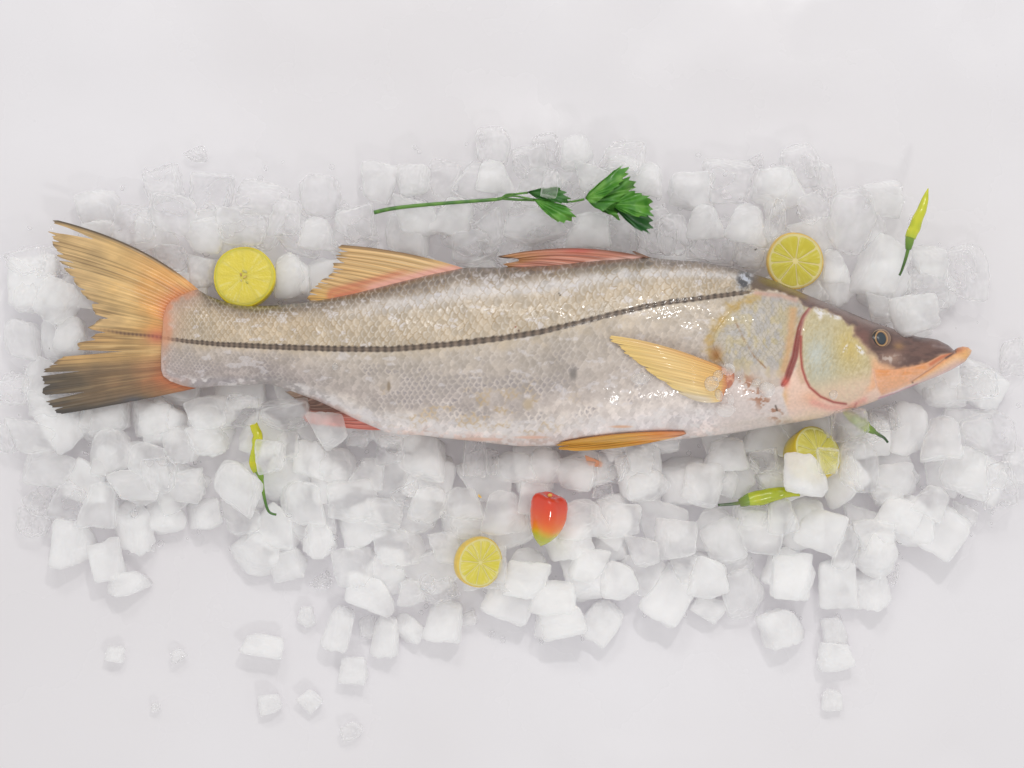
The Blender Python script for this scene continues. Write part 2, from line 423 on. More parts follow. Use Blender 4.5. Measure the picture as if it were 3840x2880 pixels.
def skin_colour(X, Y):
    T, B, L = fT(X), fB(X), fL(X)
    e, sid, du, dv, below = scales(X, Y)
    va = np.clip((L - Y) / (L - T + 1e-6), 0, 1); vb = np.clip((Y - L) / (B - L + 1e-6), 0, 1)
    big = fbm(X / 150, Y / 90, 3, 3); mid = fbm(X / 32, Y / 26, 9, 3); fine = fbm(X / 7, Y / 6, 15, 2)
    def ramp(v, stops):
        p = [s[0] for s in stops]
        return np.stack([np.interp(v, p, [s[1][k] for s in stops]) for k in range(3)], -1)
    up = ramp(va + (mid - .5) * .10, [(0,(194,179,158)),(.3,(194,177,153)),(.52,(195,180,160)),(.64,(210,203,198)),(.72,(206,198,192)),(.80,(164,150,136)),(.89,(126,111,99)),(.96,(112,97,86)),(1,(92,80,70))])  # the pale band below the dark back is shine painted into the colour
    upt = ramp(va + (mid - .5) * .12, [(0,(193,176,152)),(.4,(191,172,145)),(.66,(182,162,135)),(.80,(150,133,113)),(.92,(104,90,72)),(1,(78,70,54))])
    up = up + (upt - up) * (1 - sst(1000, 1600, X))[..., None]
    lo = ramp(vb + (mid - .5) * .16, [(0,(196,184,169)),(.15,(186,178,172)),(.45,(180,173,172)),(.62,(186,178,178)),(.78,(220,212,209)),(.90,(236,228,225)),(1,(226,202,192))])
    loh = ramp(vb + (mid - .5) * .16, [(0,(198,187,174)),(.3,(192,184,179)),(.5,(205,196,193)),(.68,(224,216,215)),(.85,(234,226,226)),(1,(236,218,211))])
    lo = lo + (loh - lo) * sst(2050, 2500, X)[..., None]
    lot = ramp(vb + (mid - .5) * .2, [(0,(196,182,166)),(.2,(186,177,172)),(.6,(176,168,170)),(.85,(168,160,162)),(1,(176,166,164))])
    lo = lo + (lot - lo) * (1 - sst(1000, 1350, X))[..., None]
    lo = lo + np.array((4., 0., -7.)) * (1 - sst(.7, .9, vb))[..., None]
    c = np.where(below[..., None], lo, up)
    # one tint per scale, rims and centres
    c = c * (1 + (sid - .5) * 0.13)[..., None]
    c = c * (1 + (big - .5) * 0.16 + (fine - .5) * 0.09)[..., None]
    rear = sst(0.25, -0.35, du)
    body = 1 - sst(2660, 2720, X + (Y - 1200) * 0.2)
    rim_u = np.exp(-(e / .10) ** 2) * (0.35 + .65 * rear)
    c = mixc(c, (168,142,106), np.where(below, 0, rim_u * 0.72 * np.clip(2.2 * mid - .55, 0.05, 1.2)))
    c = mixc(c, (232,227,222), np.where(below, 0, np.exp(-((e - .26) / .10) ** 2) * 0.50 * (0.3 + noise(X / 40, Y / 40, 4)) ))  # painted highlight streak just inside the scale edge
    # tan stroke in the gap at the free rear corner
    c = mixc(c, (160,128,84), np.where(below, 0, np.exp(-((du - .60) / .10) ** 2 - (dv / .75) ** 2) * 0.75 * sst(.35,.6,mid) * (1 - sst(.8, .95, va))))
    patch = sst(.38, .62, fbm(X / 110, Y / 60, 41, 3)) * sst(.08, .3, vb) * (1 - sst(.72, .9, vb)) * (1 - sst(2300, 2600, X) * .8)
    c = mixc(c, (138,131,134), np.where(below, sst(.12, .45, e) * patch * 0.44 * (0.2 + 1.3 * fine) * (.5 + sid), 0))
    c = mixc(c, (216,208,201), np.where(below, np.exp(-(e / .19) ** 2) * 0.38 * (1 - sst(.75, .95, vb)) * np.clip(2.4 * mid - .5, .1, 1.3), 0))
    # ochre stains, silver flakes
    och = sst(.56, .70, fbm(X / 60, Y / 34, 55, 3)) * sst(.35, .6, vb) * (1 - sst(.8, 1, vb)) * sst(1350, 1500, X) * (1 - sst(2000, 2250, X))
    c = mixc(c, (186,152,96), np.where(below, och * (.06 + .42 * np.exp(-((e - .05) / .22) ** 2)), 0))
    fl = sst(.66, .72, fbm(X / 46, Y / 24, 66, 3)) * sst(.03, .12, e)
    c = mixc(c, (226,222,226), fl * np.where(below, .45, .55) * (1 - sst(.88, .96, va)))
    c = mixc(c, (232,226,224), np.where(below, sst(.70, .84, vb) * sst(.5, .7, fbm(X / 22, Y / 14, 71, 3)) * .8, 0))
    # small marks
    for (mx, my, rx, ry, col) in ((2150,1402,14,24,(122,116,112)),(1458,1448,7,20,(140,122,100)),(1980,1517,20,24,(186,166,136)),(2096,1100,3,3,(50,45,40)),(2101,1107,3,3,(50,45,40)),
                                 (1933,1226,3,4,(140,50,35)),(1945,1240,4,5,(70,45,35)),(2330,1600,40,5,(228,170,130)),(1990,1640,60,6,(232,186,160)),(1790,1648,90,7,(232,188,165))):
        c = mixc(c, col, np.exp(-(((X - mx) / rx) ** 2 + ((Y - my) / ry) ** 2) ** 2) * .75)
    # side stripe with beads
    d = np.abs(Y - L + (fine - .5) * 5)
    ph = 0.5 + 0.5 * np.cos(2 * np.pi * (fU(X) + .3 * (noise(X / 50, Y * 0, 2) - .5)))
    wid = np.interp(X, [600, 690, 1000, 1800, 2500, 2790, 2830], [5, 8, 11, 12, 10, 9, 0]) * (0.90 + .14 * ph + .25 * (fine - .5))
    sm = (1 - sst(wid - 3.5, wid + 2.5, d)) * (X < 2830)
    sc = mixc(np.broadcast_to(np.array((120., 103., 88.)), c.shape), (58,48,41), ph * (0.75 + .25 * mid))
    sc = mixc(sc, (150,128,112), np.exp(-(d / 2.5) ** 2) * .35)
    c = c + (sc - c) * (sm * .94)[..., None]
    # flush of the tail root
    lb = seg_dist(X, Y, [(740,1083),(680,1100),(642,1122),(613,1180),(622,1221),(630,1256),(620,1302),(603,1345),(603,1390),(637,1432),(690,1450)])
    c = mixc(c, (222,186,168), np.exp(-(lb / 62) ** 2) * (1 - sst(700, 800, X)) * np.interp(Y, [1200,1300], [.7, .1]))
    c = mixc(c, (226,132,88), np.exp(-(lb / (6 + 26 * noise(X / 22, Y / 16, 8))) ** 2) * (1 - sst(700, 770, X)) * np.interp(Y, [1080,1120,1200,1260,1320,1420], [.5,.6,.6,.35,.15,.2]))
    c = mixc(c, (216,150,112), np.exp(-((X - 598) / 38) ** 2 - ((Y - 1258) / 48) ** 2) * .85)
    # ------------------------------------------------ head
    hm = X > 2600
    if np.any(hm):
        x, y = X[hm], Y[hm]; h = c[hm]; md, fi = mid[hm], fine[hm]
        h = mixc(h, (216,186,146), sst(2965, 3010, x) * (1 - sst(1370, 1430, y)) * .9)
        h = mixc(h, (238,196,166), sst(2965, 3010, x) * sst(1370, 1430, y) * .9)
        h = mixc(h, (236,178,136), sst(3235, 3275, x) * (sst(1325, 1375, y)) * (1 - sst(1450, 1490, y)) * .8)
        tex = fbm(x / 16, y / 26, 90, 3); str_ = fbm(x / 5, y / 40, 93, 3)
        # shoulder: rear margin of the gill cover
        op = pmask(x, y, OPERC, 10)
        col = np.broadcast_to(np.array((196., 187., 174.)), h.shape)
        col = mixc(col, (170,168,170), sst(.45, .62, tex) * .55)
        col = mixc(col, (200,180,120), sst(.52, .64, fbm(x / 24, y / 40, 95, 3)) * .40)
        col = mixc(col, (214,194,178), sst(1340, 1440, y) * .7)
        ed = e[hm]
        col = mixc(col, (150,138,108), np.exp(-(ed / .12) ** 2) * .5 * (1 - sst(1330, 1400, y)))
        col = mixc(col, (222,216,212), sst(.58, .74, fbm(x / 14, y / 34, 96, 3)) * .25)
        h = h + (col - h) * op[..., None]
        # tan strip beside the gill opening
        tan = seg_dist(x, y, [(2975,1165),(2968,1230),(2962,1290),(2950,1345),(2940,1390)])
        h = mixc(h, (209,166,120), np.exp(-((tan + (md - .5) * 16) / 16) ** 2) * .85)
        # crease over the cover
        cr = seg_dist(x, y, [(2757,1203),(2775,1240),(2792,1279),(2829,1336),(2872,1381)])
        h = mixc(h, (158,122,90), np.exp(-((cr + (fi - .5) * 5) / 3.0) ** 2) * (.2 + .9 * fbm(x / 20, y / 20, 98, 2)))
        # ochre margin
        ar = seg_dist(x, y, ARC) + (md - .5) * 44 + (fi - .5) * 18
        h = mixc(h, (196,164,98), np.exp(-(ar / 18) ** 2) * (.45 + .7 * fbm(x / 14, y / 14, 97, 2)))
        h = mixc(h, (168,116,62), np.exp(-(((x - 2685) / 22) ** 2 + ((y - 1330) / 30) ** 2)) * .9)
        h = mixc(h, (213,196,186), np.exp(-(((x - 2640) / 16) ** 2 + ((y - 1290) / 20) ** 2)) * .5)
        # pale and bluish flesh below
        lowm = pmask(x, y, [(2735,1405),(2800,1442),(2870,1470),(2935,1448),(2950,1500),(2975,1585),(2860,1612),(2700,1635),(2680,1500)], 26)
        h = mixc(h, (222,208,202), lowm * .85)
        bl = sst(.5, .66, fbm(x / 18, y / 14, 99, 3)) * np.exp(-(seg_dist(x, y, [(2800,1430),(2840,1490),(2880,1520),(2920,1560)]) / 26) ** 2)
        h = mixc(h, (172,120,92), bl * .9)
        h = mixc(h, (70,52,40), np.exp(-(seg_dist(x, y, [(2908,1522),(2914,1540)]) / 3) ** 2) * .9)
        # cheek
        wf_ = 1 - sst(3440, 3520, x)
        wx_, wy_ = (fbm(x / 26, y / 26, 88, 3) - .5) * 26 * wf_, (fbm(x / 26, y / 26, 89, 3) - .5) * 26 * wf_
        ch = pmask(x + wx_ * .5, y + wy_ * .5, CHEEK, 14)
        col = np.broadcast_to(np.array((204., 190., 150.)), h.shape)
        g = np.exp(-(((x - 3075) / 75) ** 2 + ((y - 1350) / 105) ** 2))
        col = mixc(col, (190,189,172), np.clip(g * 1.2, 0, .95))
        col = mixc(col, (208,182,104), np.exp(-(((x - 3185) / 55) ** 2 + ((y - 1300) / 75) ** 2)) * .75)
        col = mixc(col, (226,198,172), sst(1400, 1490, y + (x - 3100) * .25))
        str2 = fbm((x + y * .5) / 5, (y - x * .5) / 16, 94, 3)
        col = mixc(col, (172,150,100), sst(.50, .66, str2) * .30 * (1 - sst(1380, 1450, y)))
        col = mixc(col, (226,214,182), sst(.55, .70, fbm((x + y * .4) / 7, (y - x * .4) / 14, 101, 3)) * .30)
        col = mixc(col, (206,212,208), np.exp(-(((x - 3060) / 26) ** 2 + ((y - 1330) / 40) ** 2)) * .6)
        h = h + (col - h) * ch[..., None]
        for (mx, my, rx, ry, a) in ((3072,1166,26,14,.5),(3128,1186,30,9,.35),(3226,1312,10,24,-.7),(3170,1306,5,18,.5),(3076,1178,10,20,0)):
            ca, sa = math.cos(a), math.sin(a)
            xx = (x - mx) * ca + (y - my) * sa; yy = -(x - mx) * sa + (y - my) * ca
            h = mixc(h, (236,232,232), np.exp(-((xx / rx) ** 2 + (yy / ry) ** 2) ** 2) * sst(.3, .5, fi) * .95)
        # throat
        th = pmask(x, y, [(2945,1440),(2968,1400),(3000,1370),(3012,1400),(3038,1452),(3079,1488),(3125,1508),(3177,1516),(3230,1492),(3290,1450),(3306,1486),(3250,1530),(3080,1590),(2990,1590),(2960,1560),(2935,1480)], 8)
        col = np.broadcast_to(np.array((238., 204., 184.)), h.shape)
        col = mixc(col, (240,190,160), np.exp(-(((x - 3045) / 40) ** 2 + ((y - 1490) / 26) ** 2)))
        col = mixc(col, (234,164,148), np.exp(-(seg_dist(x, y, [(3050,1508),(3110,1530),(3180,1530),(3240,1500)]) / 14) ** 2) * .8)
        col = mixc(col, (240,218,214), sst(1520, 1570, y) * .8)  # white shine painted on the lower throat
        col = mixc(col, (226,182,132), np.exp(-(((x - 2940) / 14) ** 2 + ((y - 1490) / 45) ** 2)) * .8)
        col = mixc(col, (212,178,150), np.exp(-(seg_dist(x, y, [(2998,1330),(2996,1390),(3010,1430)]) / 12) ** 2) * .9)
        h = h + (col - h) * th[..., None]
        # gill opening and the red rim of the cheek
        gd = seg_dist(x, y, GILL)
        gw = np.interp(y, [1147, 1200, 1300, 1400, 1445], [5, 8, 13, 14, 9])
        h = mixc(h, (150,78,72), (1 - sst(gw - 5, gw + 3, gd)) * .92)
        h = mixc(h, (200,160,150), np.exp(-((seg_dist(x, y, [(3040,1155),(3012,1200),(3004,1260),(3001,1340)]) ) / 3.5) ** 2) * .6)  # highlight painted along the middle of the slit
        h = mixc(h, (222,108,92), np.exp(-(((x - 2945) / 14) ** 2 + ((y - 1432) / 18) ** 2)) * .85)
        rd = seg_dist(x, y, [(3004,1262),(3003,1325),(3008,1381),(3022,1425),(3036,1452),(3077,1487),(3125,1508),(3172,1515)])
        h = mixc(h, (160,64,54), np.exp(-(rd / 4.5) ** 2) * .9)
        # nape, crown and snout
        dk = pmask(x + wx_, y + wy_ * (y - fT(x) > 14), DARK, 7 + 9 * sst(14, 40, y - fT(x)) * sst(3180, 3230, x))
        col = np.broadcast_to(np.array((112., 84., 76.)), h.shape)
        col = mixc(col, (88,66,62), sst(.4, .65, fbm(x / 40, y / 10, 103, 3)) * .7)
        ridge = y - fT(x)
        col = mixc(col, (140,122,116), np.exp(-((ridge - 10) / 8) ** 2) * .55 * (1 - sst(3300, 3400, x)))
        col = mixc(col, (92,78,54), (1 - sst(2880, 2960, x)) * .6)
        col = mixc(col, (124,86,78), np.exp(-(((x - 3235) / 30) ** 2 + ((y - 1262) / 40) ** 2)) * .9)
        col = mixc(col, (176,146,128), np.exp(-(((x - 3340) / 46) ** 2 + ((y - 1345) / 22) ** 2)) * .85)
        col = mixc(col, (205,188,178), sst(.52, .66, fbm(x / 10, y / 16, 107, 2)) * np.exp(-(((x - 3335) / 42) ** 2 + ((y - 1346) / 16) ** 2)) * .9)
        col = mixc(col, (168,130,84), np.exp(-(((x - 3370) / 20) ** 2 + ((y - 1298) / 14) ** 2)) * .7)
        col = mixc(col, (150,132,130), np.exp(-(seg_dist(x, y, [(3500,1296),(3550,1304),(3575,1318)]) / 7) ** 2) * .6)  # greyish highlight painted on top of the snout tip
        h = h + (col - h) * dk[..., None]
        pk = seg_dist(x, y, [(2835,1098),(2880,1104),(2930,1108),(2985,1126)])
        h = mixc(h, (206,166,150), np.exp(-(pk / 9) ** 2) * .85)
        nb = np.exp(-(((x - 2794 + (y - 1045) * .25) / 30) ** 2 + ((y - 1045) / 42) ** 2) ** 2)
        nt_ = fbm(x / 9, y / 12, 109, 3)
        h = mixc(h, (112,114,120), nb * .75)
        h = mixc(h, (58,58,64), nb * sst(.46, .56, nt_) * .9)
        h = mixc(h, (198,204,216), nb * (1 - sst(.36, .44, nt_)) * .9)
        # jaws
        mx_ = pmask(x, y, MAXI, 4)
        col = np.broadcast_to(np.array((234., 174., 132.)), h.shape)
        col = mixc(col, (228,148,84), np.exp(-(seg_dist(x, y, [(3300,1396),(3380,1396),(3460,1374)]) / 16) ** 2) * .7)
        col = mixc(col, (238,186,160), sst(.5, .65, fbm(x / 40 + y / 40, (y - x * .0) / 10, 111, 2)) * .4)
        col = mixc(col, (198,110,74), np.exp(-(seg_dist(x, y, [(3490,1366),(3530,1340),(3570,1326)]) / 8) ** 2) * .8)
        h = h + (col - h) * mx_[..., None]
        h = mixc(h, (238,196,172), np.exp(-(seg_dist(x, y, [(3274,1386),(3288,1450),(3303,1482)]) / 4) ** 2) * .8)
        lj = pmask(x, y, [(3296,1486),(3360,1463),(3420,1431),(3500,1378),(3560,1335),(3582,1316),(3600,1290),(3660,1300),(3650,1350),(3560,1400),(3420,1470),(3280,1530)], 4)
        jd = y - np.interp(x, [p[0] for p in JAWL] + [3640], [p[1] for p in JAWL] + [1300])
        bw = np.maximum(fB(x) - np.interp(x, [p[0] for p in JAWL] + [3640], [p[1] for p in JAWL] + [1300]), 4)
        q = np.clip(jd / bw, 0, 1)
        col = np.stack([np.interp(q, [0, .22, .42, .62, 1], [v[k] for v in ((228,156,108),(236,178,126),(238,192,150),(234,196,170),(220,184,178))]) for k in range(3)], -1)
        col2 = np.stack([np.interp(q, [0, .3, .6, 1], [v[k] for v in ((240,190,170),(238,208,200),(232,212,216),(224,204,214))]) for k in range(3)], -1)
        col = col + (col2 - col) * (1 - sst(3330, 3470, x))[..., None]
        col = mixc(col, (228,172,108), np.exp(-(((x - 3622) / 30) ** 2 + ((y - 1332) / 24) ** 2)) * .85)
        col = mixc(col, (198,122,86), np.exp(-(((x - 3594) / 16) ** 2 + ((y - 1312) / 11) ** 2)) * .9)
        col = mixc(col, (196,110,124), np.exp(-(seg_dist(x, y, [(3250,1508),(3330,1482),(3360,1474),(3440,1440)]) / 3.0) ** 2) * .7)
        h = h + (col - h) * lj[..., None]
        h = mixc(h, (196,108,112), np.exp(-(seg_dist(x, y, [(3202,1530),(3212,1512)]) / 4) ** 2) * .7)
        h = mixc(h, (120,70,58), np.exp(-(seg_dist(x, y, JAWL[2:]) / 2.4) ** 2) * .28)
        h = mixc(h, (96,72,68), np.exp(-(seg_dist(x, y, [(3548,1342),(3566,1332),(3582,1320)]) / 4.5) ** 2) * .7)
        h = mixc(h, (90,50,40), np.exp(-(((x - 3423) / 3) ** 2 + ((y - 1434) / 3) ** 2)) * .9)
        # eye rim
        er = np.hypot((x - 3303) / 1.0, (y - 1270) / 1.0)
        h = mixc(h, (84,62,54), np.exp(-((er - 40) / 7) ** 2) * .6)
        h = h * (1 + (fi - .5) * .10)[..., None]
        c = c.copy(); c[hm] = h
    return lin(np.clip(c, 0, 255)) * 1.0

def relief(X, Y):
    """small real relief of the skin, metres"""
    e, sid, du, dv, below = scales(X, Y)
    L = fL(X)
    soft = (1 - sst(2650, 2760, X))
    vb = np.clip((Y - L) / (fB(X) - L + 1e-6), 0, 1)
    amp = np.where(below, 0.00016 * (1 - .6 * sst(.7, .9, vb)), 0.00025) * soft * sst(605, 680, X)
    r = amp * (1 - e) ** 1.5 * (0.5 + 1.0 * sid)
    inop = pmask(X, Y, OPERC, 4)
    r = r + inop * 0.00016 * (1 - e) * (1 - sst(1330, 1420, Y))
    # side line is a shallow row of pores
    r = r - 0.0003 * np.exp(-((Y - L) / 8) ** 2) * (X < 2790)
    # covers of the head: steps and grooves
    r = r - 0.0016 * np.exp(-(seg_dist(X, Y, GILL) / 9) ** 2)
    r = r - 0.0004 * np.exp(-(seg_dist(X, Y, JAWL) / 5) ** 2)
    r = r - 0.0008 * np.exp(-(seg_dist(X, Y, ARC) / 10) ** 2)
    r = r + (fbm(X / 24, Y / 20, 301, 3) - .5) * 0.0004 * sst(2650, 2720, X)
    r = r + (fbm(X / 90, Y / 60, 302, 2) - .5) * 0.0014
    return r

def build_fish():
    root = thing('fish', 'whole silver fish with black side stripe and yellow tail lying on ice', 'fish',
                 tuple(PF(np.array(1980.), np.array(1330.), np.array(0.004))))
    off = np.array(root.location)
    def put(name, me, mat, parent=None):
        o = link(name, me, mat, parent or root)
        if parent is None: o.location = -root.location
        return o
    skin = tint_mat('fish_skin', rough=0.36, sss=0.0, coat=0.5, spec=0.4, bs=0.22, bscale=1400)
    nu = 1130
    xs = np.concatenate([np.linspace(605, 760, 80), np.linspace(760, 3500, 950)[1:], np.linspace(3500, 3640, nu - 1029)[1:]])
    nt_, nb = 250, 26
    s = np.linspace(-1, 1, nt_)
    vt = 0.55 * s + 0.45 * np.sin(s * np.pi / 2)
    vbm = np.sin(np.linspace(1, -1, nb + 2)[1:-1] * np.pi / 2)
    Xg = np.repeat(xs[:, None], nt_, 1)
    T, B, H = fT(Xg), fB(Xg), fH(Xg)
    Yg = 0.5 * (T + B) + vt[None] * 0.5 * (B - T)
    Zg = ZF + H * np.maximum(1 - np.abs(vt[None]) ** 2.7, 0) ** 0.58
    p = persp(Zg)
    ax = 1920 + (Xg - 1920) / p; ay = 1440 + (Yg - 1440) / p     # where it is seen from above
    rel = relief(ax, ay) * np.sqrt(np.maximum(1 - np.abs(vt[None]) ** 4, 0))
    Zg = Zg + rel
    Ct = skin_colour(ax, ay)
    Xb = np.repeat(xs[:, None], nb, 1); Tb, Bb, Hb = fT(Xb), fB(Xb), fH(Xb)
    Yb = 0.5 * (Tb + Bb) + vbm[None] * 0.5 * (Bb - Tb)
    Zb = ZF - 0.78 * Hb * np.maximum(1 - np.abs(vbm[None]) ** 2.3, 0) ** 0.56
    Cb = np.broadcast_to(lin((205, 192, 184)), Xb.shape + (3,))
    w = lambda X, Y, Z: np.stack([(X - 1920) * K, -(Y - 1440) * K, Z], -1)
    V = np.concatenate([w(Xg, Yg, Zg), w(Xb, Yb, Zb)], 1)
    Cc = np.concatenate([Ct, Cb], 1)
    nv = nt_ + nb
    Fq = gridq(nu, nv, True)[:, ::-1]
    V2 = V.reshape(-1, 3)
    me = mesh_from('body', V2, Fq, Cc.reshape(-1, 3))
    body = put('body', me, skin)

    # ---- plates of the head that lie over the body
    def plate(name, poly, centre, lift, rings=46, nb_=220, roll=0.12):
        P = np.array(poly + [poly[0]], float)
        d = np.concatenate([[0], np.cumsum(np.hypot(*np.diff(P, axis=0).T))])
        t = np.linspace(0, d[-1], nb_, endpoint=False)
        bx = np.interp(t, d, P[:, 0]); by = np.interp(t, d, P[:, 1])
        k = np.array([.25, .5, .25])
        for _ in range(3):
            bx = .25 * np.roll(bx, 1) + .5 * bx + .25 * np.roll(bx, -1); by = .25 * np.roll(by, 1) + .5 * by + .25 * np.roll(by, -1)
        r = np.linspace(0, 1, rings)
        X = centre[0] + (bx - centre[0])[None] * r[:, None]; Y = centre[1] + (by - centre[1])[None] * r[:, None]
        z0 = zapp(X, Y) + relief(X, Y) * .8
        edge = 1 - r[:, None]
        z = z0 + lift * np.minimum(1, (edge / roll)) ** .5 + 0.0
        z[-1] -= 0.0012
        me = mesh_from(name, PF(X, Y, z), gridq(rings, nb_, True), skin_colour(X, Y))
        return put(name, me, skin)
    plate('gill_cover', OPERC, (2860, 1290), 0.0008, roll=.3)
    plate('cheek_plate', CHEEK, (3120, 1340), 0.0010, roll=.3)
    plate('upper_jaw', MAXI, (3370, 1415), 0.0010, roll=.2)

    # ---- eye
    ex, ey = 3303., 1270.
    ze = float(zapp(np.array(ex), np.array(ey)))
    def dome(name, rx, ry, h, base, ang, colf, mat, parent, dx=0, dy=0):
        nr, na = 18, 40
        r = np.linspace(0, 1, nr)[:, None]; a = np.linspace(0, 2 * np.pi, na, endpoint=False)[None]
        qx = r * np.cos(a) * rx; qy = r * np.sin(a) * ry
        ca, sa = math.cos(ang), math.sin(ang)
        X = ex + dx + qx * ca - qy * sa; Y = ey + dy + qx * sa + qy * ca
        z = zapp(X, Y) * .35 + ze * .65 + base + h * np.sqrt(np.maximum(1 - r ** 2, 0)) - (r > .99) * 0.002 + 0 * a
        me = mesh_from(name, PF(X, Y, z), gridq(nr, na, True), lin(colf(X, Y, r + 0 * a)))
        return put(name, me, mat, parent) if parent is None else link(name, me, mat, parent)
    eyem = tint_mat('fish_eye', rough=0.30, coat=0.25)
    def cw(X, Y, r):
        c = np.broadcast_to(np.array((118., 92., 78.)), X.shape + (3,))
        c = mixc(c, (44, 40, 38), (1 - sst(3284, 3300, X + (Y - 1270) * -.12)) * (1 - sst(.90, 1, r)))
        c = mixc(c, (176, 140, 96), sst(.86, .97, r) * .7)
        c = mixc(c, (150, 124, 104), sst(3318, 3335, X) * .6)
        return c
    eye = dome('eye', 38, 36, 0.0022, 0.0004, 0.15, cw, eyem, None)
    def ci(X, Y, r): return mixc(np.broadcast_to(np.array((206., 164., 112.)), X.shape + (3,)), (150, 116, 80), 1 - sst(.78, .95, r))
    dome('iris', 25, 31, 0.0012, 0.0021, -0.22, ci, eyem, eye, 2, -1)
    def cp(X, Y, r): return mixc(np.broadcast_to(np.array((52., 62., 70.)), X.shape + (3,)), (30, 34, 40), sst(.7, 1, r))
    dome('pupil', 18.5, 25, 0.0010, 0.0029, -0.22, cp, eyem, eye, 2, -1)

    # ---- fins
    def fin(name, base, tip, colf, mat, zf, ns=420, nt=70, bulge=None, slits=(), jag=.05, rays=26, thick=0.0005, corr=0.00028, seed=1):
        s = np.linspace(0, 1, ns)
        b = np.array(base, float); t_ = np.array(tip, float)
        bx, by = np.interp(s, b[:, 0], b[:, 1]), np.interp(s, b[:, 0], b[:, 2])
        tx, ty = np.interp(s, t_[:, 0], t_[:, 1]), np.interp(s, t_[:, 0], t_[:, 2])
        rag = 1 - jag * (noise(s * rays * 1.7, s * 0, seed) * (0.4 + np.abs(((s * rays) % 1) - .5) * 1.6))
        for (s0, dep, wd) in slits:
            rag = rag - dep * np.clip(1 - np.abs(s - s0) / wd, 0, 1)
        rag = np.clip(rag, .25, 1)
        t = np.linspace(0, 1, nt)[None] * rag[:, None]
        ox, oy = (0, 0)
        if bulge is not None:
            bl = np.array(bulge, float)
            ox, oy = np.interp(s, bl[:, 0], bl[:, 1])[:, None], np.interp(s, bl[:, 0], bl[:, 2])[:, None]
        X = bx[:, None] * (1 - t) + tx[:, None] * t + 4 * t * (1 - t) * ox
        Y = by[:, None] * (1 - t) + ty[:, None] * t + 4 * t * (1 - t) * oy
        SS = np.repeat(s[:, None], nt, 1)
        cm = corr * np.cos(2 * np.pi * rays * SS) * (1 - .4 * t) + corr * .8 * (noise(SS * rays * 4, t * 3, seed + 9) - .5)
        Z = zf(X, Y, SS, t) + cm
        C = lin(np.clip(colf(SS, t, X, Y), 0, 255))
        Vt = PF(X, Y, Z); Vb = PF(X, Y, Z - thick)
        n = ns * nt
        F1 = gridq(ns, nt); F2 = gridq(ns, nt)[:, ::-1] + n
        idx = np.arange(n).reshape(ns, nt)
        ring = np.concatenate([idx[:, 0], idx[-1, 1:], idx[::-1, -1][1:], idx[0, ::-1][1:-1]])
        r2 = np.roll(ring, -1)
        F3 = np.stack([ring, ring + n, r2 + n, r2], -1)
        me = mesh_from(name, np.concatenate([Vt.reshape(-1, 3), Vb.reshape(-1, 3)]), np.concatenate([F1, F2, F3])[:, ::-1],
                       np.concatenate([C.reshape(-1, 3)] * 2))
        return put(name, me, mat)
    finm = tint_mat('fin_membrane', rough=0.38, coat=0.25, bs=0.15, bscale=900, trans=0.0)
    def streak(s, t, n, seed): return fbm(s * n, t * 2.2, seed, 3)

    # tail
    def tailc(s, t, X, Y):
        up = np.array((212., 176., 118.))
        c = np.broadcast_to(up, s.shape + (3,))
        tt = t + (fbm(X / 60, Y / 60, 400, 3) - .5) * .3
        c = mixc(c, (200,168,120), sst(.5, .95, tt) * .85)
        c = mixc(c, (226,164,92), np.exp(-((tt - .22) / .22) ** 2) * .8 * (1 - sst(.45, .6, s)))
        lowl = sst(.60, .76, s)
        mid_ = sst(.44, .5, s)
        c = mixc(c, (186,148,96), mid_ * sst(.1, .3, tt) * .8)
        low = np.stack([np.interp(tt, [0, .18, .4, .7, 1], [v[k] for v in ((172,110,72),(152,112,78),(128,102,74),(100,86,68),(76,70,64))]) for k in range(3)], -1)
        c = c + (low - c) * lowl[..., None]
        st = streak(s, t, 90, 410)
        c = c * (1 + (st - .5) * .20 + (streak(s, t * .6, 190, 419) - .5) * .28)[..., None]
        dk = sst(.60, .74, streak(s, t * .5, 100, 411)) * sst(.15, .6, t)
        c = mixc(c, (104,80,52), dk * .45)
        c = c * (1 + (fbm(X / 60, Y / 34, 417, 3) - .5) * .22)[..., None]
        c = mixc(c, (236,206,150), sst(.62, .76, streak(s, t, 70, 412)) * .35 * (1 - lowl * .5))
        c = mixc(c, (72,62,52), np.exp(-((s - 0.0) / .018) ** 2) * sst(.08, .3, t) * .9)
        c = mixc(c, (80,68,58), sst(.93, 1.0, t) * sst(.4, .6, st) * .5)
        c = mixc(c, (60,56,54), np.exp(-((s - 1.0) / .05) ** 2) * sst(.25, .5, t) * .8)
        # stripe runs on into the tail
        sd = np.abs(Y - np.interp(X, LAT[:, 0], LAT[:, 1]))
        sm = np.exp(-(sd / 6.5) ** 2) * sst(320, 470, X)
        c = mixc(c, (84,62,54), sm * (.62 + .2 * np.cos(X / 2.4)) * .95)
        red = np.exp(-(t / (.06 + .12 * noise(s * 26, s * 0, 418))) ** 2)
        c = mixc(c, (224,110,66), red * np.interp(s, [0, .12, .3, .42, .5, .7, .8, 1], [.15, .5, .8, .55, .2, .15, .3, .25]))
        c = mixc(c, (196,96,84), np.exp(-(((X - 590) / 40) ** 2 + ((Y - 1262) / 28) ** 2)) * .6)
        c = mixc(c, (84,84,90), np.exp(-(((X - 500) / 46) ** 2 + ((Y - 1500) / 16) ** 2)) * .8)
        return c
    tb = [(0,748,1090),(.08,712,1104),(.18,668,1128),(.3,640,1180),(.42,648,1235),(.5,650,1268),(.6,640,1315),(.72,630,1360),(.84,640,1410),(.93,690,1440),(1,752,1452)]
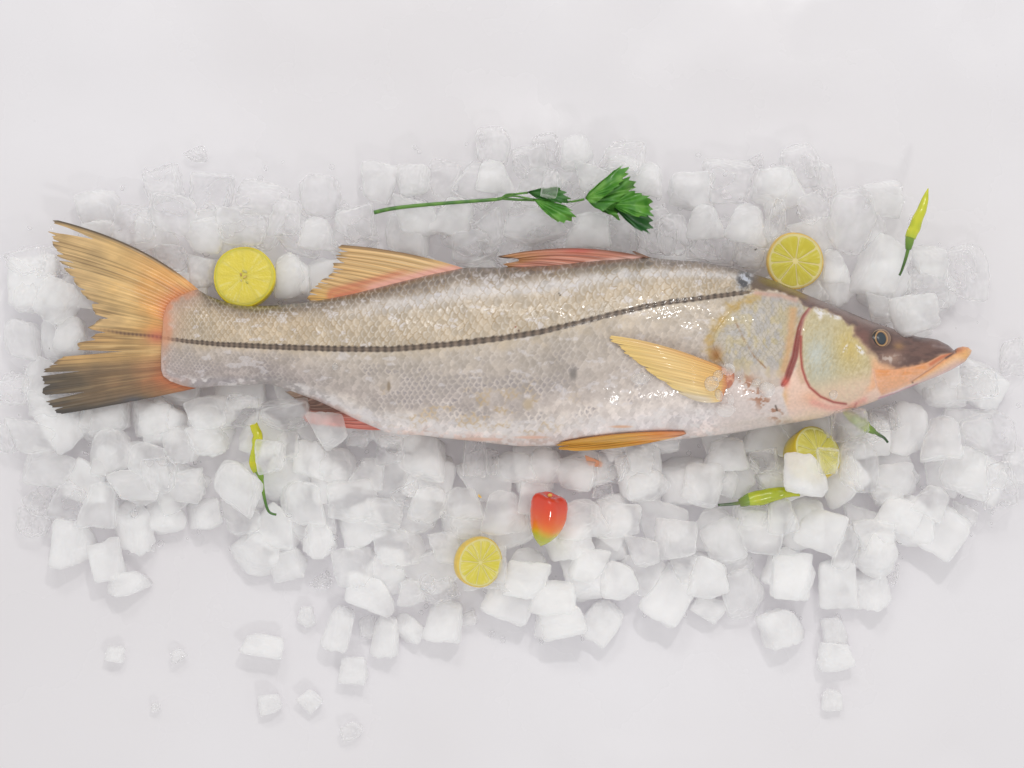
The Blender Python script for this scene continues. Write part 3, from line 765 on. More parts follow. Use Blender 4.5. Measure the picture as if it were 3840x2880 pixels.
    tt = [(0,188,819),(.035,196,838),(.05,176,865),(.09,186,890),(.13,200,925),(.17,212,955),(.20,217,978),(.235,243,1012),(.28,272,1053),(.33,307,1099),(.37,341,1140),(.41,347,1175),(.44,372,1198),
          (.465,324,1227),(.51,353,1256),(.545,288,1287),(.575,289,1308),(.60,231,1334),(.65,197,1365),(.70,160,1386),(.74,152,1412),(.79,156,1446),(.845,156,1484),(.87,162,1507),(.93,197,1533),(.98,214,1555),(1,222,1554)]
    def tz(X, Y, s, t): return ZF - 0.002 - t * 0.006 + 0.003 * np.sin(s * 5 + t * 2) * t + 0.0012 * np.sin(s * 19 + t * 3) * t
    fin('tail_fin', tb, tt, tailc, finm, tz, ns=900, nt=90,
        bulge=[(0,38,-26),(.1,26,-16),(.3,8,-4),(.5,0,0),(.9,0,0),(1,-8,6)],
        slits=[(.042,.24,.010),(.10,.05,.006),(.19,.10,.008),(.218,.10,.008),(.26,.05,.006),(.36,.08,.008),(.425,.14,.012),(.49,.18,.014),(.53,.12,.010),(.592,.50,.014),(.728,.30,.011),(.857,.32,.013),(.31,.06,.007),(.655,.04,.006),(.79,.04,.006),(.93,.05,.008)],
        jag=.045, rays=44, corr=.00013, seed=3)

    # second (soft) dorsal fin
    def dorc(s, t, X, Y):
        c = np.broadcast_to(np.array((216., 178., 120.)), s.shape + (3,))
        c = mixc(c, (204,166,112), sst(.3, .9, t) * .6)
        c = mixc(c, (226,176,92), sst(.7, 1, s) * .7)
        rayp = np.cos(2 * np.pi * 13 * (s + .02 * (noise(s * 9, t * 2, 427) - .5)))
        c = mixc(c, (140,106,66), sst(.45, .95, -rayp) * (0.15 + .55 * streak(s, t, 30, 421)) * sst(.1, .3, t))
        c = mixc(c, (238,206,158), sst(.6, 1, rayp) * .35)
        c = c * (1 + (streak(s, t, 70, 423) - .5) * .35)[..., None]
        c = mixc(c, (92,72,50), sst(.86, 1, t) * sst(.4, .6, streak(s, t, 40, 424)) * .6)
        c = mixc(c, (112,86,60), np.exp(-(s / .03) ** 2) * sst(.15, .4, t) * .8)
        bd = seg_dist(X, Y, [(1742,999),(1610,1023),(1475,1056),(1339,1092),(1260,1112)])
        c = mixc(c, (206,104,78), np.exp(-((bd - 24) / 13) ** 2) * .55 * (1 - sst(1480, 1560, X)))
        c = mixc(c, (233,168,152), np.exp(-(bd / 17) ** 2) * .95 * sst(1330, 1400, X))
        c = mixc(c, (206,112,84), np.exp(-(bd / 14) ** 2) * .8 * (1 - sst(1330, 1400, X)))
        return c
    db = [(0,1738,1006),(.2,1640,1032),(.4,1540,1058),(.6,1440,1084),(.8,1340,1112),(1,1262,1130)]
    dt = [(0,1266,917),(.06,1251,930),(.16,1256,955),(.28,1258,968),(.36,1243,988),(.44,1243,1012),(.52,1240,1018),(.6,1222,1036),(.7,1196,1054),(.8,1178,1072),(.9,1158,1098),(.96,1149,1119),(1,1158,1128)]
    def dz(X, Y, s, t): return ZF + 0.004 - t * 0.010
    fin('rear_dorsal_fin', db, dt, dorc, finm, dz, ns=420, nt=70, bulge=[(0,10,-14),(.3,0,-6),(1,0,-2)],
        slits=[(.10,.08,.02),(.22,.12,.015),(.33,.10,.02),(.42,.16,.012),(.52,.14,.014),(.62,.14,.012),(.72,.2,.014),(.82,.2,.014),(.91,.22,.014)], jag=.06, rays=13, corr=.00018, seed=5)

    # first (spiny) dorsal fin, folded back
    def spc(s, t, X, Y):
        c = np.broadcast_to(np.array((196., 128., 106.)), s.shape + (3,))
        c = mixc(c, (226,170,146), sst(.5, .9, np.cos(2 * np.pi * 5 * s + .6)) * .55)
        c = mixc(c, (136,84,66), sst(.55, .95, -np.cos(2 * np.pi * 5 * s + .6)) * .55)
        c = mixc(c, (190,140,88), sst(.55, .95, t) * .75)
        c = c * (1 + (streak(s, t, 40, 433) - .5) * .4)[..., None]
        c = mixc(c, (70,54,44), sst(.93, 1, t) * (1 - sst(.25, .4, s)))
        c = mixc(c, (120,92,80), np.exp(-(s / .05) ** 2) * .7)
        c = mixc(c, (190,84,70), np.exp(-(((X - 2170) / 60) ** 2 + ((Y - 940) / 10) ** 2)) * .7)
        c = mixc(c, (232,196,186), np.exp(-(seg_dist(X, Y, [(2400,962),(2300,972),(2200,984)]) / 7) ** 2) * .7)
        return c
    sb = [(0,2426,964),(.25,2340,976),(.5,2200,990),(.75,2080,1004),(1,1960,1012)]
    st_ = [(0,1861,963),(.12,1863,966),(.2,1900,969),(.35,1940,972),(.5,1945,976),(.62,1936,981),(.75,1884,990),(.85,1896,996),(1,1910,1006)]
    def sz(X, Y, s, t): return ZF + 0.006 - t * 0.006 + .003 * (1 - s)
    fin('front_dorsal_fin', sb, st_, spc, finm, sz, ns=220, nt=90, bulge=[(0,0,-33),(.2,0,-22),(.5,0,-8),(1,0,0)], jag=.03, rays=7, corr=.00035, seed=8)
    # short spine ahead of it
    def fsp(s, t, X, Y): return mixc(np.broadcast_to(np.array((190., 150., 128.)), s.shape + (3,)), (120, 92, 76), t)
    fin('dorsal_spine', [(0,2440,966),(1,2404,966)], [(0,2376,940),(1,2370,944)], fsp, finm, lambda X, Y, s, t: ZF + .007 + 0 * t, ns=16, nt=14, jag=0, rays=2, seed=4)

    # anal fin
    def anc(s, t, X, Y):
        c = np.broadcast_to(np.array((208., 122., 108.)), s.shape + (3,))
        c = mixc(c, (118,92,78), sst(.25, .6, s) * .9)
        c = mixc(c, (150,130,110), sst(.75, .95, s) * .7)
        c = c * (1 + (streak(s, t, 40, 443) - .5) * .5)[..., None]
        c = mixc(c, (230,196,186), sst(.8, 1, np.cos(2 * np.pi * 9 * s)) * .4)
        return c
    fin('anal_fin', [(0,1452,1612),(.3,1350,1568),(.6,1240,1516),(1,1096,1458)], [(0,1150,1585),(.15,1130,1566),(.4,1140,1540),(.7,1130,1512),(1,1060,1462)], anc, finm,
        lambda X, Y, s, t: ZF - .004 - t * .004, ns=200, nt=60, bulge=[(0,30,10),(1,0,8)], jag=.06, rays=9, seed=9)

    # pectoral fin on the flank
    def pec(s, t, X, Y):
        c = np.broadcast_to(np.array((234., 200., 134.)), s.shape + (3,))
        c = mixc(c, (230,182,108), (1 - sst(.15, .55, t)) * .7)
        c = mixc(c, (240,216,160), sst(.55, .9, s) * .7)
        c = mixc(c, (236,204,122), sst(.6, 1, t) * .6)
        c = mixc(c, (204,156,92), sst(.62, .95, -np.cos(2 * np.pi * 15 * s)) * .40 * (1 - .5 * t))
        c = mixc(c, (200,140,84), np.exp(-((s - .03) / .06) ** 2) * .6 * (1 - t))
        c = c * (1 + (streak(s, t, 60, 453) - .5) * .28)[..., None]
        c = mixc(c, (216,206,198), sst(.86, .92, s) * sst(.1, .4, t) * .6)
        c = mixc(c, (206,128,90), (1 - sst(.0, .09, t)) * .8)
        return c
    def pz(X, Y, s, t): return zapp(X, Y) + 0.0022 + 0.006 * np.sin(np.pi * np.clip(t * .9 + .1, 0, 1)) * (1 - .6 * s)
    fin('pectoral_fin', [(0,2722,1382),(.3,2730,1410),(.6,2726,1450),(1,2706,1504)],
        [(0,2290,1258),(.05,2276,1268),(.12,2281,1281),(.2,2318,1295),(.27,2328,1316),(.36,2350,1333),(.48,2383,1353),(.6,2412,1382),(.72,2455,1411),(.84,2500,1440),(.93,2545,1474),(1,2590,1496)], pec, finm, pz,
        ns=320, nt=80, bulge=[(0,-8,-20),(.3,-4,-8),(.6,0,4),(1,0,10)], slits=[(.16,.10,.02),(.56,.08,.02),(.79,.16,.012),(.9,.2,.012)], jag=.05, rays=15, corr=.00018, seed=12)

    # pelvic fin along the belly edge
    def pel(s, t, X, Y):
        c = np.broadcast_to(np.array((220., 166., 70.)), s.shape + (3,))
        c = mixc(c, (228,150,84), (1 - sst(.1, .55, t)) * .9)
        c = mixc(c, (236,190,162), (1 - sst(.0, .25, t)) * .8)
        c = mixc(c, (120,88,44), sst(.6, .95, -np.cos(2 * np.pi * 8 * s)) * .55 * sst(.35, .6, t) * streak(s, t, 24, 461) * 1.6)
        c = mixc(c, (238,196,96), np.exp(-((s - 1) / .1) ** 2) * .8)
        c = mixc(c, (206,120,66), np.exp(-((s) / .08) ** 2) * .6)
        c = c * (1 + (streak(s, t, 40, 463) - .5) * .35)[..., None]
        return c
    def plz(X, Y, s, t): return np.maximum(zapp(X, Y), ZF + .006) + 0.0022
    fin('pelvic_fin', [(0,2566,1618),(.5,2574,1627),(1,2556,1634)], [(0,2110,1656),(.2,2094,1662),(.38,2080,1670),(.5,2100,1674),(.62,2084,1680),(.8,2100,1686),(1,2150,1691)], pel, finm, plz,
        ns=160, nt=90, bulge=[(0,0,-12),(.5,0,-2),(1,0,12)], slits=[(.28,.05,.03),(.52,.06,.03)], jag=.03, rays=8, corr=.0004, seed=15)

    # torn flesh at the root of the pectoral fin
    nr, na = 16, 40
    r = np.linspace(0, 1, nr)[:, None]; a = np.linspace(0, 2 * np.pi, na, endpoint=False)[None]
    rr = r * (1 + .25 * (noise(np.cos(a) * 2 + 5, np.sin(a) * 2 + 5, 471) - .5))
    X = 2722 + rr * np.cos(a) * 34; Y = 1420 + rr * np.sin(a) * 42
    z = zapp(X, Y) + 0.0045 * np.sqrt(np.maximum(1 - r ** 2, 0)) - .0006 + (fbm(X / 8, Y / 8, 472, 3) - .5) * .002
    c = mixc(np.broadcast_to(np.array((196., 122., 96.)), X.shape + (3,)), (226, 168, 138), sst(.4, .65, fbm(X / 10, Y / 10, 473, 3)))
    c = mixc(c, (176, 140, 104), (1 - sst(1385, 1405, Y)))
    put('fin_root', mesh_from('fin_root', PF(X, Y, z), gridq(nr, na, True), lin(c)), skin)
    return root
FISH = build_fish()

# ------------------------------------------------------------------ garnish
def put_tube(name, path, radii, mat, parent, colf=None, nseg=14, lob=None, rep=6):
    V, Fq, Ft, t, ns = tube(path, radii, nseg, True, lob, rep)
    cols = None
    if colf is not None:
        tt = np.concatenate([np.repeat(t, ns), [0, 1]]); cols = colf(tt, V)
    me = mesh_qt(name, V, Fq, Ft, cols)
    return link(name, me, mat, parent)

def lime(name, label, cx, cy, r, z, tilt, rotz, th, face, pith, rind, nseg, seeds=False, seg_contrast=1.0, seed=0, core=.09):
    rd = random.Random(seed)
    R = r * KD * persp(z)
    root = thing(name, label, 'lime slice', PD(cx, cy, z), tilt)
    def ring(profile, n=72, wob=.012):
        a = np.linspace(0, 2 * np.pi, n, endpoint=False)
        w = 1 + wob * np.sin(3 * a + seed) + wob * .6 * np.sin(5 * a + 2 * seed)
        V = np.array([[(p[0] * w[k] * np.cos(a[k]), p[0] * w[k] * np.sin(a[k]), p[1]) for k in range(n)] for p in profile])
        return V.reshape(-1, 3), gridq(len(profile), n, True)
    h = th / 2
    m_r = plain_mat(name + '_rind', rind, .35, .2, coat=.3, vscale=420, bs=.5, var=.16)
    m_p = plain_mat(name + '_pith', pith, .5, .4, var=.05, vscale=300)
    V, Fq = ring([(R * .945, h * .98), (R * .97, h), (R * .992, h * .85), (R * 1.0, h * .3), (R * 1.0, -h * .4), (R * .98, -h), (R * .93, -h), (R * .92, 0)])
    Fq = np.vstack([Fq])
    link('rind', mesh_from('rind', V, Fq[:, ::-1]), m_r, root)
    V, Fq = ring([(R * .0005, h * .965), (R * .4, h * .965), (R * .86, h * .965), (R * .90, h * .985), (R * .948, h * .99), (R * .952, 0), (R * .93, -h * .96), (R * .0005, -h * .96)])
    link('pith', mesh_from('pith', V, Fq[:, ::-1]), m_p, root)
    # segments
    ang = rotz
    ws = [1 + .75 * (rd.random() - .5) for _ in range(nseg)]; tot = sum(ws)
    for k in range(nseg):
        da = 2 * math.pi * ws[k] / tot
        g = .018 * seg_contrast
        nr, na = 12, 14
        rr = np.linspace(core, .885, nr)[:, None]
        u = np.linspace(-1, 1, na)[None]
        half = np.maximum(da / 2 - g / np.maximum(rr, .12) * .9, .02) + (.02 if seg_contrast < .3 else 0)
        rout = rr * (1 - .05 * np.abs(u) ** 4 * (rr > .5))
        A = ang + da / 2 + u * half
        zz = h * (.955 + .07 * (1 - min(1, seg_contrast * 1.2))) + (h * .085 * min(1, seg_contrast * 1.2)) * np.minimum(1, (1 - np.abs(u)) * 5) ** .5 * np.minimum(1, np.minimum((rr - core) * 9, (.885 - rr) * 12) + .02) ** .5 + 0 * rr
        zz = zz + (fbm(A * 16 + k * 9, rr * 5, 500 + seed, 2) - .5) * h * .04
        X = rout * R * np.cos(A); Y = rout * R * np.sin(A)
        fc = np.broadcast_to(np.array(face[0], float), X.shape + (3,))
        n1 = fbm(A * 22 + (k * 7 if seg_contrast > .3 else 0), rr * 3.0, 510 + seed, 3)
        fc = mixc(fc, face[1], np.clip(sst(.3, .7, n1) * .8 + (rr - .45) * .5, 0, 1))
        fc = mixc(fc, pith, np.clip((.30 - rr) * 1.2, 0, .6) + sst(.8, .885, rr) * .3 + 0 * u)
        fc = mixc(fc, (244, 240, 200), sst(.66, .74, n1) * .35)
        me = mesh_from('pulp_segment', np.stack([X, Y, zz], -1), gridq(nr, na), lin(fc))
        o = link('pulp_segment', me, PULP, root)
        ang += da
    if seeds:
        for (sx, sy, sr, a, colr) in ((.02,.16,.07,1.2,(206,196,120)),(-.10,.06,.05,.3,(196,160,96)),(.03,-.02,.06,2.2,(214,186,110)),(.10,-.2,.05,.8,(200,192,90)),(-.08,-.14,.035,0,(228,210,150))):
            bm = bmesh.new(); bmesh.ops.create_uvsphere(bm, u_segments=12, v_segments=8, radius=1.0)
            me = bpy.data.meshes.new('seed'); bm.to_mesh(me); bm.free()
            for p in me.polygons: p.use_smooth = True
            o = link('seed', me, plain_mat('lime_seed', colr, .35, .2, var=.1, vscale=500), root)
            o.location = (sx * R, sy * R, h * .98); o.scale = (sr * R * .7, sr * R * 1.3, h * .22); o.rotation_euler = (0, 0, a)
    return root
PULP = tint_mat('lime_pulp', rough=0.22, sss=0.35, sr=(0.004, 0.004, 0.0015), coat=0.4, bs=0.25, bscale=700)

ICETOP = []   # (x, y, r, ztop) filled by the ice placing below

# ------------------------------------------------------------------ ice
def ice_mesh(k):
    r = np.random.default_rng(100 + k)
    n = 20
    t = np.tan(np.linspace(-np.pi / 4, np.pi / 4, n + 1))
    A, Bm = np.meshgrid(t, t, indexing='ij'); O = np.ones_like(A)
    faces = [(O, A, Bm), (-O, Bm, A), (Bm, O, A), (A, -O, Bm), (A, Bm, O), (Bm, A, -O)]
    Vs, Fs = [], []
    for f in faces:
        V = np.stack(f, -1).reshape(-1, 3)
        Fs.append(gridq(n + 1, n + 1) + len(Vs) * (n + 1) ** 2); Vs.append(V)
    V = np.concatenate(Vs); Fq = np.concatenate(Fs)
    D = V / np.linalg.norm(V, axis=1)[:, None]
    pl = []
    for ax in range(3):
        for sg in (-1, 1):
            nrm = np.zeros(3); nrm[ax] = sg
            nrm = nrm + r.normal(0, .20, 3); nrm /= np.linalg.norm(nrm)
            pl.append((nrm, r.uniform(.84, 1.06)))
    for _ in range(r.integers(4, 9)):
        nrm = r.normal(0, 1, 3); nrm /= np.linalg.norm(nrm)
        pl.append((nrm, r.uniform(.90, 1.18)))
    p = r.uniform(9, 24)
    acc = 0
    for nrm, d in pl:
        acc = acc + np.maximum(D @ nrm / d, 0) ** p
    rad = acc ** (-1 / p)
    q = D * 1.6 + r.uniform(0, 50, 3)
    nz = fbm(q[:, 0] + q[:, 2] * .7, q[:, 1] - q[:, 2] * .6, 600 + k, 3) - .5
    nz2 = fbm(q[:, 0] * 3 - q[:, 2] * 2, q[:, 1] * 3 + q[:, 2] * 2.3, 700 + k, 2) - .5
    rad = rad * (1 + .26 * nz + .10 * nz2)
    for _ in range(r.integers(1, 4)):       # melted dents
        c = r.normal(0, 1, 3); c /= np.linalg.norm(c)
        rad = rad * (1 - r.uniform(.05, .16) * np.exp(-((1 - D @ c) / r.uniform(.05, .16))))
    V = D * rad[:, None] * .5
    ext = V.max(0) - V.min(0)
    V = (V - (V.max(0) + V.min(0)) / 2) / ext
    me = mesh_from('ice_cube', V, Fq)
    bm = bmesh.new(); bm.from_mesh(me)
    bmesh.ops.remove_doubles(bm, verts=bm.verts, dist=1e-4)
    bmesh.ops.recalc_face_normals(bm, faces=bm.faces)
    bm.to_mesh(me); bm.free()
    for pg in me.polygons: pg.use_smooth = True
    return me
ICEM = {k: [] for k in ICE}
for k in range(27):
    nm = ('clear', 'cloudy', 'frosted')[k % 3]
    me = ice_mesh(k); me.materials.append(ICE[nm]); ICEM[nm].append(me)

# x, y, w, h, turn(deg), kind (c clear, m cloudy, f frosted)
CUBES = """73 942 97 80 0 m|107 1014 113 77 10 m|93 1084 72 72 0 c|72 1127 67 58 0 c|153 1084 72 78 20 c|213 1091 75 92 0 m|153 1174 88 95 5 f|233 1211 70 80 -20 f|278 1261 85 46 -8 f
287 1141 75 100 -10 f|313 1167 38 48 0 m|360 1111 74 70 -8 f|438 1109 80 66 -8 f|247 971 85 88 0 m|320 997 92 74 15 m|343 1024 68 70 0 c|623 964 58 58 0 m|677 994 80 74 10 f
657 1087 87 92 0 m|692 1166 68 74 0 f|597 1141 98 88 20 f|553 1194 94 88 25 f|620 1221 72 62 -30 f|693 1254 44 34 -20 c|523 1121 78 74 0 m|450 944 88 70 0 m
660 1334 38 43 0 f|567 1394 84 46 8 f|250 1414 38 32 0 f|731 1357 54 86 8 f|233 997 60 62 0 m|400 1047 84 62 0 m|290 1051 100 68 0 m
908 984 110 94 0 m|1024 987 50 78 0 c|1064 997 26 54 0 c|794 1024 68 64 15 m|874 1067 58 54 0 c|928 1094 78 84 10 m|828 1107 74 58 10 m|1001 1091 82 68 0 m|1093 1107 97 88 0 m|1008 1141 68 44 0 m
1264 1121 97 74 0 m|1338 1124 88 74 0 m|1224 1171 98 74 -20 f|1271 1217 72 68 0 f|1314 1184 78 54 0 f|1334 1254 70 78 0 f|1388 1191 64 68 0 m|1098 1294 94 84 20 f|1140 1250 90 72 0 f
1214 1337 100 74 -10 f|1298 1341 70 80 30 f|1194 1290 92 62 0 f|958 1341 74 82 0 f|1010 1337 40 28 -25 m|831 1374 54 78 0 f|881 1360 54 60 -30 f|794 1354 32 44 0 m|801 1284 107 68 20 f
891 1277 64 50 0 m|764 1224 88 84 0 m|918 1254 40 40 0 c|951 1275 72 50 0 c|1065 1217 60 80 0 m|1158 1065 80 70 0 m|761 1081 100 84 0 m|858 1181 100 76 0 m|958 1181 62 62 0 m
1114 1011 100 62 0 m|1184 1007 90 72 0 m|1241 1024 84 68 0 m|1324 1007 64 64 0 c|1378 987 58 58 0 m|1401 1051 80 72 0 m|1301 1061 42 26 0 c|844 971 56 56 0 c|724 1004 86 68 0 m|774 947 42 32 0 c
1563 984 92 68 -10 m|1517 1045 76 86 20 m|1570 1045 40 54 20 m|1652 995 58 54 0 c|1662 1041 52 40 0 m|1850 1005 78 104 0 c|1871 938 62 52 0 c|1907 903 54 50 0 c|1946 917 40 50 0 c
2031 949 82 86 0 m|2130 935 106 88 0 c|1928 1034 86 70 0 m|2084 1020 102 92 20 m|2155 1045 74 86 -20 c|1917 1069 60 46 0 m|1939 1112 92 70 8 f|2006 1084 72 66 30 m|2031 1144 96 96 30 f|2080 1112 48 54 0 m
1772 1147 100 84 8 f|1623 1123 62 46 0 m|1691 1115 72 72 0 m|1641 1158 95 80 0 m|1563 1169 80 92 -10 m|1528 1247 82 88 8 f|1531 1314 68 48 20 f|1606 1282 80 98 -12 m|1444 1278 82 122 32 f
1708 1247 84 90 0 f|1829 1183 60 90 20 m|1885 1154 82 66 0 m|1893 1200 78 92 0 f|1804 1264 82 100 -10 f|1875 1275 80 82 -15 f|1925 1240 30 42 0 c|1691 1356 88 82 -20 f|1804 1363 50 56 0 f|1804 1417 70 66 0 f
1464 1165 80 80 0 m|1588 1218 72 62 0 m|1795 1512 38 40 0 f|580 1520 48 42 -25 f|668 1513 46 38 30 f|762 1450 58 56 0 f|760 1580 44 34 -20 m|335 1528 18 18 0 m|385 1415 32 26 -25 m
353 397 74 78 0 c|373 460 100 74 10 m|457 413 90 84 0 m|567 430 110 68 15 c|617 473 60 88 0 c|690 423 80 80 10 c|210 450 88 74 0 m|290 490 86 88 0 m|443 507 80 68 0 m|520 490 105 74 0 m
63 567 88 62 0 c|120 567 62 62 0 c|60 643 68 64 0 m|123 647 88 88 40 m|47 733 80 80 5 m|157 723 68 74 0 m|367 557 68 52 0 c|633 597 80 86 0 m|423 333 44 28 0 c|433 590 60 66 0 m|690 510 80 72 0 m
817 397 74 88 15 m|890 390 70 68 0 m|1064 320 68 80 0 m|1147 347 76 70 0 m|1180 320 50 60 0 c|1247 330 64 68 0 m|1347 343 88 68 0 c|1404 390 64 68 20 m|770 483 82 82 0 m|897 470 86 86 0 m
977 470 80 80 15 m|1057 490 62 74 0 c|1027 537 90 68 -15 m|1154 490 124 68 0 c|1270 497 90 72 0 m|1450 507 62 80 0 c|1280 390 70 70 0 m|1070 387 80 72 0 m
1728 357 78 84 0 m|1778 387 42 74 -20 m|1632 350 34 28 0 c|1618 490 86 88 10 m|1528 483 74 74 0 m|1518 540 54 44 30 c|1835 473 92 124 22 m|1902 430 80 72 0 m|1802 580 64 74 0 m|1905 580 90 128 22 m
2002 567 74 68 10 m|2082 590 90 116 8 m|2008 617 90 82 0 c|1905 670 74 54 0 m|1575 390 98 80 0 m|1675 403 90 72 0 m|1495 410 90 80 0 m|1758 447 72 72 0 m|1758 630 60 52 0 m|1622 550 60 50 0 c
12 940 60 72 0 m|2192 770 52 70 0 c|2188 1010 60 80 0 m|1960 780 60 46 0 c|2040 850 70 60 0 m|2110 830 80 70 0 c|28 840 66 60 0 c|110 870 90 66 0 m|230 900 90 72 0 m|330 905 80 72 0 m|390 960 72 76 0 m"""
OVER = """513 1051 110 80 25 m|580 987 64 68 0 m|1740 1025 90 80 8 f|1790 995 44 54 0 c|1836 914 72 60 0 c|1187 397 34 54 0 c|1675 477 36 82 4 c|450 891 93 68 0 m|523 887 70 64 0 c|620 894 104 66 0 c|707 927 68 78 -10 m|1981 679 92 80 -12 m"""
def parse(t):
    r = []
    for ln in t.replace('\n', '|').split('|'):
        p = ln.split()
        if len(p) == 6: r.append((float(p[0]), float(p[1]), float(p[2]), float(p[3]), float(p[4]), p[5]))
    return r
CUBES, OVER = parse(CUBES), parse(OVER)
PILE = [(10,700),(45,570),(180,450),(330,400),(480,395),(640,405),(800,400),(920,370),(1040,320),(1220,320),(1400,360),(1560,380),(1700,350),(1820,410),(1940,500),(2070,590),(2090,650),
        (2030,720),(2150,800),(2180,930),(2170,1050),(2080,1110),(2030,1150),(1900,1230),(1850,1280),(1700,1280),(1560,1280),(1420,1290),(1300,1320),(1180,1330),(1000,1320),(830,1310),(740,1230),(600,1190),
        (500,1120),(330,1130),(200,1170),(110,1120),(60,1000),(20,900)]
bodyD = [(x / 1.736, y / 1.736) for x, y in zip(XS[40:3020:40], TOPS[40:3020:40])] + [(x / 1.736, y / 1.736) for x, y in zip(XS[40:3020:40][::-1], BOTS[40:3020:40][::-1])]
tailD = [(x / 1.736, y / 1.736) for x, y in ((190,815),(440,895),(740,1085),(700,1300),(745,1460),(500,1510),(215,1560),(150,1440),(290,1290),(350,1170),(240,1010))]
def in_poly(x, y, P, grow=0):
    X, Y = np.array([x]), np.array([y])
    a = bool(inside(X, Y, P)[0])
    d = float(seg_dist(X, Y, P + [P[0]])[0])
    return a or d < grow if grow >= 0 else (a and d > -grow)

ALLICE = []   # dicts
def add_ice(x, y, w, h, turn, kind, z, dep, name='ice_cube'):
    nm = {'c': 'clear', 'm': 'cloudy', 'f': 'frosted'}[kind]
    me = random.choice(ICEM[nm])
    o = bpy.data.objects.new(name, me); COL.objects.link(o)
    p = persp(z)
    o.location = PD(x, y, z)
    o.scale = (w * 1.15 * KD * p, h * 1.15 * KD * p, dep)
    o.rotation_euler = (math.radians(random.uniform(-16, 16)), math.radians(random.uniform(-16, 16)), math.radians(-turn + random.uniform(-6, 6)))
    ALLICE.append(dict(o=o, x=x, y=y, w=w, h=h, nm=nm, z=z, dep=dep))
    ICETOP.append((x, y, .5 * min(w, h), z + dep * .5))
    return o
def icetop(x, y, r):
    zz = [t for (a, b, c, t) in ICETOP if math.hypot(a - x, b - y) < r + c]
    return max(zz) if zz else 0.0

# lower layer of the heap
FILL = []
for gy in np.arange(300, 1400, 104):
    for gx in np.arange(20, 2200, 108):
        x = gx + (54 if int(gy / 104) % 2 else 0) + random.uniform(-18, 18); y = gy + random.uniform(-18, 18)
        if not in_poly(x, y, PILE): continue
        if in_poly(x, y, bodyD, -34) or in_poly(x, y, tailD, -40): continue
        if in_poly(x, y, PILE, -1) and float(seg_dist(np.array([x]), np.array([y]), PILE + [PILE[0]])[0]) < 34: continue
        FILL.append((x, y))
for (x, y) in FILL:
    w = random.uniform(84, 108); h = random.uniform(80, 104)
    add_ice(x, y, w, h, random.uniform(-40, 40), random.choice('mccc' if y < 560 else 'mmff'), 0.0135, 0.026)
nfill = len(FILL)
for (x, y, w, h, turn, kind) in CUBES:
    dep = min(max(.5 * (w + h) * KD * .85, .008), .027)
    if kind == 'm' and (y < 540 or x < 60 or x > 2060) and random.random() < .6: kind = 'c'
    near = [math.hypot(x - a, y - b) for a, b in FILL]
    k = sum(d < 68 for d in near)
    z = dep * .5 + 0.0005
    if k >= 1: z = max(z, .020 + .004 * random.random())
    if k >= 2: z = max(z, .026 + .006 * random.random())
    if in_poly(x, y, tailD, 34): z = min(z, .030 - dep * .5) if dep < .024 else .0155
    elif in_poly(x, y, bodyD, 30): z = min(z, .024)
    if in_poly(x, y, bodyD, 6) and x > 1950: z = .036
    add_ice(x, y, w, h, turn, kind, max(z, dep * .5), dep)

# ------------------------------------------------------------------ lime slices
z = icetop(529, 590, 40) + .004
lime('lime_slice', 'yellow lime slice with seeds in its middle leaning on the fish back', 529, 600, 67, min(z, .040), (math.radians(-9), 0, 0), .3, .009,
     ((226,208,66), (230,213,86)), (226,211,80), (230,208,36), 9, True, .12, 1, .12)
z = icetop(1716, 564, 40) + .004
lime('lime_slice', 'green yellow lime slice with pale spokes above the fish head', 1716, 564, 61.5, min(z, .042), (math.radians(4), math.radians(3), 0), .55, .008,
     ((204,190,46), (216,204,80)), (238,220,150), (226,188,92), 9, False, 1.0, 2, .10)
z = icetop(1755, 978, 30) + .005
lime('lime_slice', 'thick tilted lime slice half covered by a white ice cube', 1754, 984, 59, z, (math.radians(-24), math.radians(27), 0), .2, .016,
     ((208,200,82), (216,210,108)), (232,226,150), (204,180,36), 10, False, .8, 3, .09)
z = icetop(1033, 1214, 30) + .005
lime('lime_slice', 'small oval lime slice below and left of the red pepper', 1033, 1214, 55, z, (math.radians(5), math.radians(29), 0), .1, .007,
     ((218,206,62), (230,216,112)), (240,226,150), (230,196,84), 11, False, .9, 4, .07)

